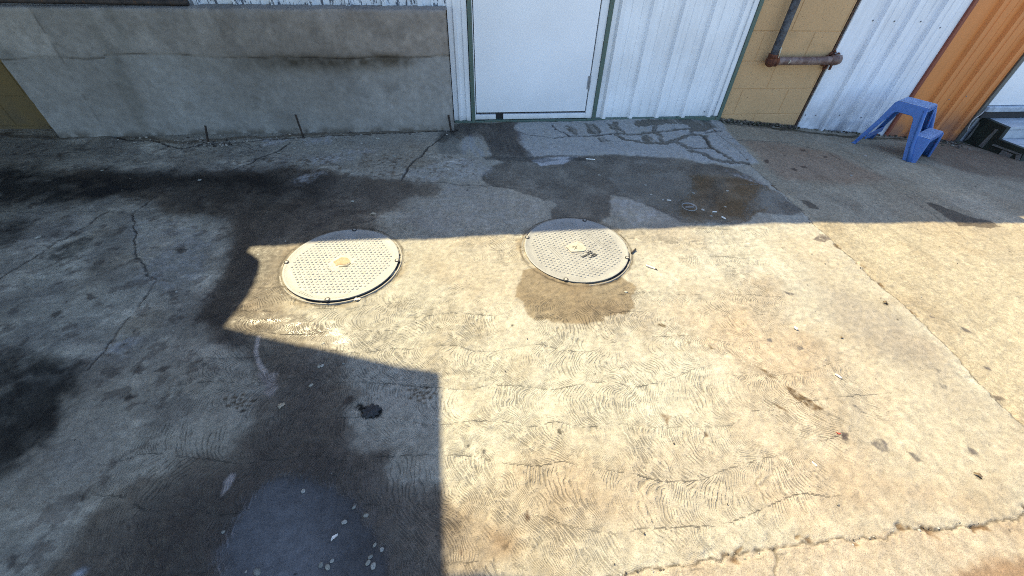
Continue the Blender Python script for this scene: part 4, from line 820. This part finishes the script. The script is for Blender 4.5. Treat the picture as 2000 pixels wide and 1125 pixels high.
for a, b, r in ((882, 617, .0085), (738, 705, .010), (989, 785, .0075), (1048, 825, .009), (941, 858, .010), (342, 907, .008), (1091, 972, .007), (1127, 993, .009), (1070, 1030, .008), (1058, 1060, .009), (1084, 1075, .011), (825, 1070, .010), (858, 1080, .010), (880, 1050, .0085), (511, 1105, .012)):
    pebble(300+a/2.529, 680+b/2.529, r*.62, 'small pale pebble lying in the shaded puddle at the bottom', 'pebbles in the bottom puddle', -.002)
for a, b, r in ((817, 89, .006), (833, 86, .006), (937, 76, .005), (777, 183, .006)):
    pebble(300+a/2.529, 680+b/2.529, r, 'tiny pale pebble on dark wet concrete below the shadow edge', 'pebbles below the shadow edge')
for a, b, r in ((540, 252, .006), (555, 257, .006), (590, 268, .006), (412, 327, .006)):
    pebble(400+a/3.75, 400+b/3.75, r, 'tiny pale pebble on dark wet ground behind the left lid', 'pebbles behind the left lid')
for a, b, r in ((390, 367, .007), (552, 463, .007), (487, 532, .006), (445, 625, .007), (412, 680, .011), (340, 638, .005), (403, 748, .008), (287, 738, .004), (450, 800, .009), (230, 862, .005), (865, 1015, .006), (540, 628, .007), (565, 660, .006)):
    pebble(400+a/3.75, 400+b/3.75, r, 'small pale pebble on sunlit damp concrete beside the left lid', 'pebbles beside the left lid')
for a, b, r in ((547, 730, .007), (665, 783, .006), (692, 847, .006), (750, 853, .006), (730, 880, .007), (868, 823, .007), (1180, 737, .006), (757, 885, .005)):
    pebble(950+a/4.3275, 400+b/4.3275, r, 'small pale pebble on the damp stain below the plate-marked lid', 'pebbles on the damp stain')
for a, b, r in ((772, 149, .008), (1061, 258, .007), (1128, 288, .007), (1298, 250, .009), (1475, 327, .008), (1350, 343, .010), (1397, 377, .007), (180, 290, .005), (335, 298, .006), (1030, 205, .010), (1487, 238, .009)):
    pebble(900+a/2.857, 290+b/2.857, r, 'small pale pebble on the brown wet patch before the siding', 'pebbles on the brown wet patch')
for px, py, r in ((390, 352, .010), (200, 333, .008), (688, 393, .009), (575, 289, .012), (545, 298, .012), (738, 271, .014), (706, 280, .010), (770, 305, .012), (340, 645, .007), (75, 463, .012), (210, 796, .006), (35, 905, .007), (345, 570, .007), (1745, 262, .012), (1860, 284, .012), (1690, 305, .012), (1662, 343, .010)):
    pebble(px, py, r, 'small loose stone scattered on the shaded concrete', 'loose stones on shaded concrete')
M_butt = plain('white_paper', (.72, .70, .64), .8, .08); M_tip = plain('charred_tip', (.06, .05, .04), .9); M_tan = plain('tan_filter', (.5, .30, .13), .8)
def stick(pa, pb_, r, label, cat, name, mats=(M_butt,), tip=None):
    A_, B_ = Vector(G(*pa)), Vector(G(*pb_)); A_.z += r+.001; B_.z += r+.001; ln = (B_-A_).length
    o = MB().tube([A_, A_.lerp(B_, .5)+Vector((0, 0, .0008)), B_], r, 10).build(name, mats[0], angle=50); tag(o, label, cat)
    if tip: MB().tube([B_, B_+(B_-A_).normalized()*ln*.22], r*1.04, 10).build('tip', tip, o, angle=50)
    return o
stick((1630, 732), (1642, 740), .0035, 'white cigarette end on sunlit concrete right of centre', 'cigarette end', 'cigarette_end')
stick((1261, 519), (1279, 526), .003, 'thin white stick with dark tip right of the plate-marked lid', 'stick', 'paper_stick', tip=M_tip)
stick((1233, 496), (1241, 488), .0045, 'short grey-brown twig touching the rim of the right lid', 'twig', 'twig', (M_rebar,))
stick((1550, 641), (1556, 645), .005, 'small white scrap near two dark gum marks in the sun', 'paper scrap', 'paper_scrap')
stick((1302, 392), (1310, 392.5), .003, 'thin pale stick lying on the brown wet patch, beside pebbles', 'stick', 'paper_stick')
stick((1391, 415), (1399, 415), .003, 'short pale stick at the right of the ring in the puddle', 'stick', 'paper_stick')
stick((1409, 425), (1416, 429), .0045, 'pale cigarette end at the front edge of the brown puddle', 'cigarette end', 'cigarette_end')
stick((1585, 903), (1594, 911), .0022, 'very thin pale splinter on sunlit ground above the bottom crack', 'splinter', 'splinter')
stick((1144, 311.5), (1162, 313), .0035, 'long pale splinter on the wet strip before the door', 'splinter', 'splinter')
# ring in the puddle
x, y, z = G(1346, 405); rm = NT('clear_plastic'); M_clear = rm.fin((.20, .20, .19), .25)
o = MB().lathe([(.036, 0), (.043, .001), (.0445, .004), (.043, .0065), (.041, .0065), (.040, .003), (.036, .002)], n=40).build('plastic_ring', M_clear, smooth=True); o.location = (x, y, z); tag(o, 'pale round plastic ring from a lid lying in the brown puddle', 'plastic ring')
MB().box(-.026, .026, -.006, .005, .001, .004, .001).build('tab', M_clear, o)
# crumpled dark clod
bm = bmesh.new(); bmesh.ops.create_icosphere(bm, subdivisions=4, radius=1)
for v_ in bm.verts:
    q = v_.co; a = math.atan2(q.y, q.x); v_.co *= 1+.10*math.sin(a*9)+.12*math.sin(q.x*7+1)*math.sin(q.y*8)+.06*math.sin(q.x*19)*math.cos(q.y*17); v_.co.z = max(v_.co.z, -.1)*.30*(1+.4*math.sin(q.x*6)*math.cos(q.y*5))
    v_.co *= .026
me_ = bpy.data.meshes.new('tar_clod'); bm.to_mesh(me_); bm.free(); x, y, z = G(725, 804); o = link('tar_clod', me_, plain('wet_black_clod', (.018, .018, .02), .35, .3, 200, .002), None, True); o.location = (x, y, z+.003); o.scale = (1.15, .95, 1); tag(o, 'black crumpled clod on shaded concrete near the shadow corner', 'clod')
# leaves and scraps
M_leaf = plain('dry_leaf', (.13, .085, .04), .7, .3, 80); M_red = plain('red_scrap', (.55, .05, .03), .5); M_pale = plain('pale_leaf_scrap', (.42, .36, .26), .8, .2)
def leaf(px, py, ln, wd, rz, mat, name, label, cat):
    x, y, z = G(px, py); mb = MB(); pr = []
    for k in range(9):
        s = k/8; ww = wd*math.sin(math.pi*min(.98, max(.04, s)))**.7*(1+.25*math.sin(k*2.3)); pr.append(((s-.5)*ln, ww, .003+.004*math.sin(s*5)))
    for x_, ww, z_ in pr: mb.v += [(x_, -ww, z_+.002), (x_, 0, z_), (x_, ww, z_+.003)]
    for k in range(8):
        for q in range(2): a = k*3+q; mb.f.append((a, a+1, a+4, a+3)); mb.m.append(0)
    o = mb.build(name, mat, smooth=True); sm2 = o.modifiers.new('thick', 'SOLIDIFY'); sm2.thickness = .0008; o.location = (x, y, z); o.rotation_euler = (0, 0, rz); tag(o, label, cat); return o
leaf(1911, 931, .030, .006, -.8, M_leaf, 'dry_leaf', 'dark brown curled leaf on sunlit ground near the right edge', 'leaf')
leaf(1729, 592, .022, .006, -.5, M_leaf, 'dry_leaf', 'small brown leaf on sunlit ground left of the long joint', 'leaf')
leaf(1643, 696-36, .016, .005, .6, M_leaf, 'dry_leaf', 'small dark leaf crumb right of the two gum marks', 'leaf')
leaf(1635, 847, .014, .006, 1.2, M_red, 'red_scrap', 'tiny bright red scrap on a dark gum mark', 'scrap')
leaf(551, 793, .026, .009, 1.2, M_pale, 'dry_leaf', 'pale leaf scrap on dark wet ground below the left lid', 'leaf')
leaf(730, 419, .040, .010, .3, M_pale, 'dry_leaf', 'pale flat leaf on wet ground behind the left lid', 'leaf')
leaf(698, 586, .030, .006, .5, M_butt, 'paper_scrap', 'flat white scrap touching the lower right rim of the left lid', 'paper scrap')
leaf(654, 1050, .022, .004, .9, M_butt, 'paper_scrap', 'thin grey-white scrap floating in the bottom puddle', 'paper scrap')
# grit and crumbs that gather at the foot of the walls, in the cracks and across the yard
def grit(name, spots, mats, label, cat, seed, szr):
    rr = random.Random(seed); mb = MB()
    for (x, y, z) in spots:
        r = szr[0]+(szr[1]-szr[0])*rr.random()**3; bm = bmesh.new(); bmesh.ops.create_icosphere(bm, subdivisions=1, radius=r)
        sq = rr.uniform(.35, .8); ex = rr.uniform(.7, 1.5); a = rr.uniform(0, 6.3)
        for v_ in bm.verts:
            q = v_.co*rr.uniform(.75, 1.2); v_.co = Vector(((q.x*math.cos(a)-q.y*math.sin(a))*ex+x, q.x*math.sin(a)+q.y*math.cos(a)+y, q.z*sq+z+r*sq*.4))
        mb.add_bm(bm, rr.randrange(len(mats)))
    o = mb.build(name, mats); tag(o, label, cat, kind='stuff'); return o
rr = random.Random(31); M_g = [plain('grit_dark', (.05, .042, .035), .95), plain('grit_mid', (.15, .135, .11), .95), plain('grit_pale', (.29, .27, .235), .9)]
sp = []
for k in range(260):
    t_ = rr.random(); px = 210+680*t_; py = 272-18*t_+rr.gauss(2, 3.5)-(0 if rr.random() < .75 else -10*rr.random()); x, y, z = G(px, min(py, 300)); y = min(y, YF-.01); sp.append((x, y, z-.002))
for k in range(200): px = rr.gauss(405, 28); py = rr.gauss(281, 3.5); x, y, z = G(px, py); sp.append((x, min(y, YF-.01), z))
grit('rubble', sp, M_g, 'crumbled grit and rubble along the foot of the concrete ledge', 'rubble', 1, (.0025, .011))
sp = []
for k in range(620): x = rr.uniform(2.19, 2.93) if rr.random() < .8 else rr.uniform(2.9, 4.7); y = YW-.012-abs(rr.gauss(0, .022)); sp.append((x, y, float(zg(x, y))+rr.uniform(0, .018 if x < 2.93 else .005)))
for k in range(260): x, y, z = G(rr.gauss(1868, 14), rr.gauss(277, 5)); sp.append((x, min(y, YW-.03), z))
grit('dirt_clumps', sp, [M_g[0], plain('moss', (.05, .055, .03), .95), M_g[1]], 'dark mossy dirt clumps along the foot of the tan block wall', 'dirt', 2, (.004, .014))
sp = []
for k in range(520): x = rr.uniform(-2.6, 3.9); y = rr.uniform(.2, 3.05); sp.append((x, y, float(zg(x, y))+.001))
for k in range(150): px = rr.uniform(1200, 2000); py = 1125-(px-1200)*.152+rr.gauss(0, 4); x, y, z = G(px, py); sp.append((x, y, z-.003))
for k in range(120): px = rr.gauss(1680, 14); x, y, z = G(px, 307+(px-1680)*.5+rr.gauss(0, 4)); sp.append((x, y, z))
for k in range(150): x, y, z = G(rr.gauss(545, 22), rr.gauss(612, 14)); sp.append((x, y, z))
grit('grit', sp, [M_g[1], M_g[2], M_g[0]], 'fine grit and crumbs scattered over the concrete yard', 'grit', 3, (.0009, .0042))

# ------------------------------------------------------------------ unseen canopy and posts, added and outlined to cast the left-hand shade
cz = 2.16; k_ = cz/math.tan(SUN_EL); off = (-math.sin(SUN_AZ)*k_, math.cos(SUN_AZ)*k_)
shape = [(483, 492), (497, 500), (507, 508), (508, 520), (505, 533), (496, 555), (485, 577), (464, 610), (437, 642)]
edge_ = [(G(*p)[0]+off[0], G(*p)[1]+off[1]) for p in shape]
cor = G(858, 730); e2 = (cor[0]+off[0], cor[1]+off[1]); yn = G(935, 1124); yl = G(868, 1117)
pts = [(-6.0, -1.6), (-6.0, 3.195), (edge_[0][0]-.004, 3.195)]+edge_+[e2, (G(860, 1100)[0]+off[0]+.006, yl[1]+off[1]-.004), (yn[0]+off[0], yn[1]+off[1]+.006), (yn[0]+off[0]+.5, yn[1]+off[1]-.12), (yn[0]+off[0]+.5, -1.6)]
cn = thing('added_shade_canopy', 'unseen sheet canopy on posts, added to shade the left of the yard', 'canopy', (-4, 1, 0)); O = Vector((-4, 1, 0))
at0(MB().prism(pts, lambda p: (p[0], p[1], cz), lambda p: (p[0], p[1], cz+.012)), 'shadow_shaped_sheet', M_steel, cn, O)
for (x, y) in ((-5.2, 2.9), (-5.2, -.6), (-2.6, -1.2)): at0(MB().box(x-.03, x+.03, y-.03, y+.03, -.02, cz-.001, .003), 'post', M_steel, cn, O)
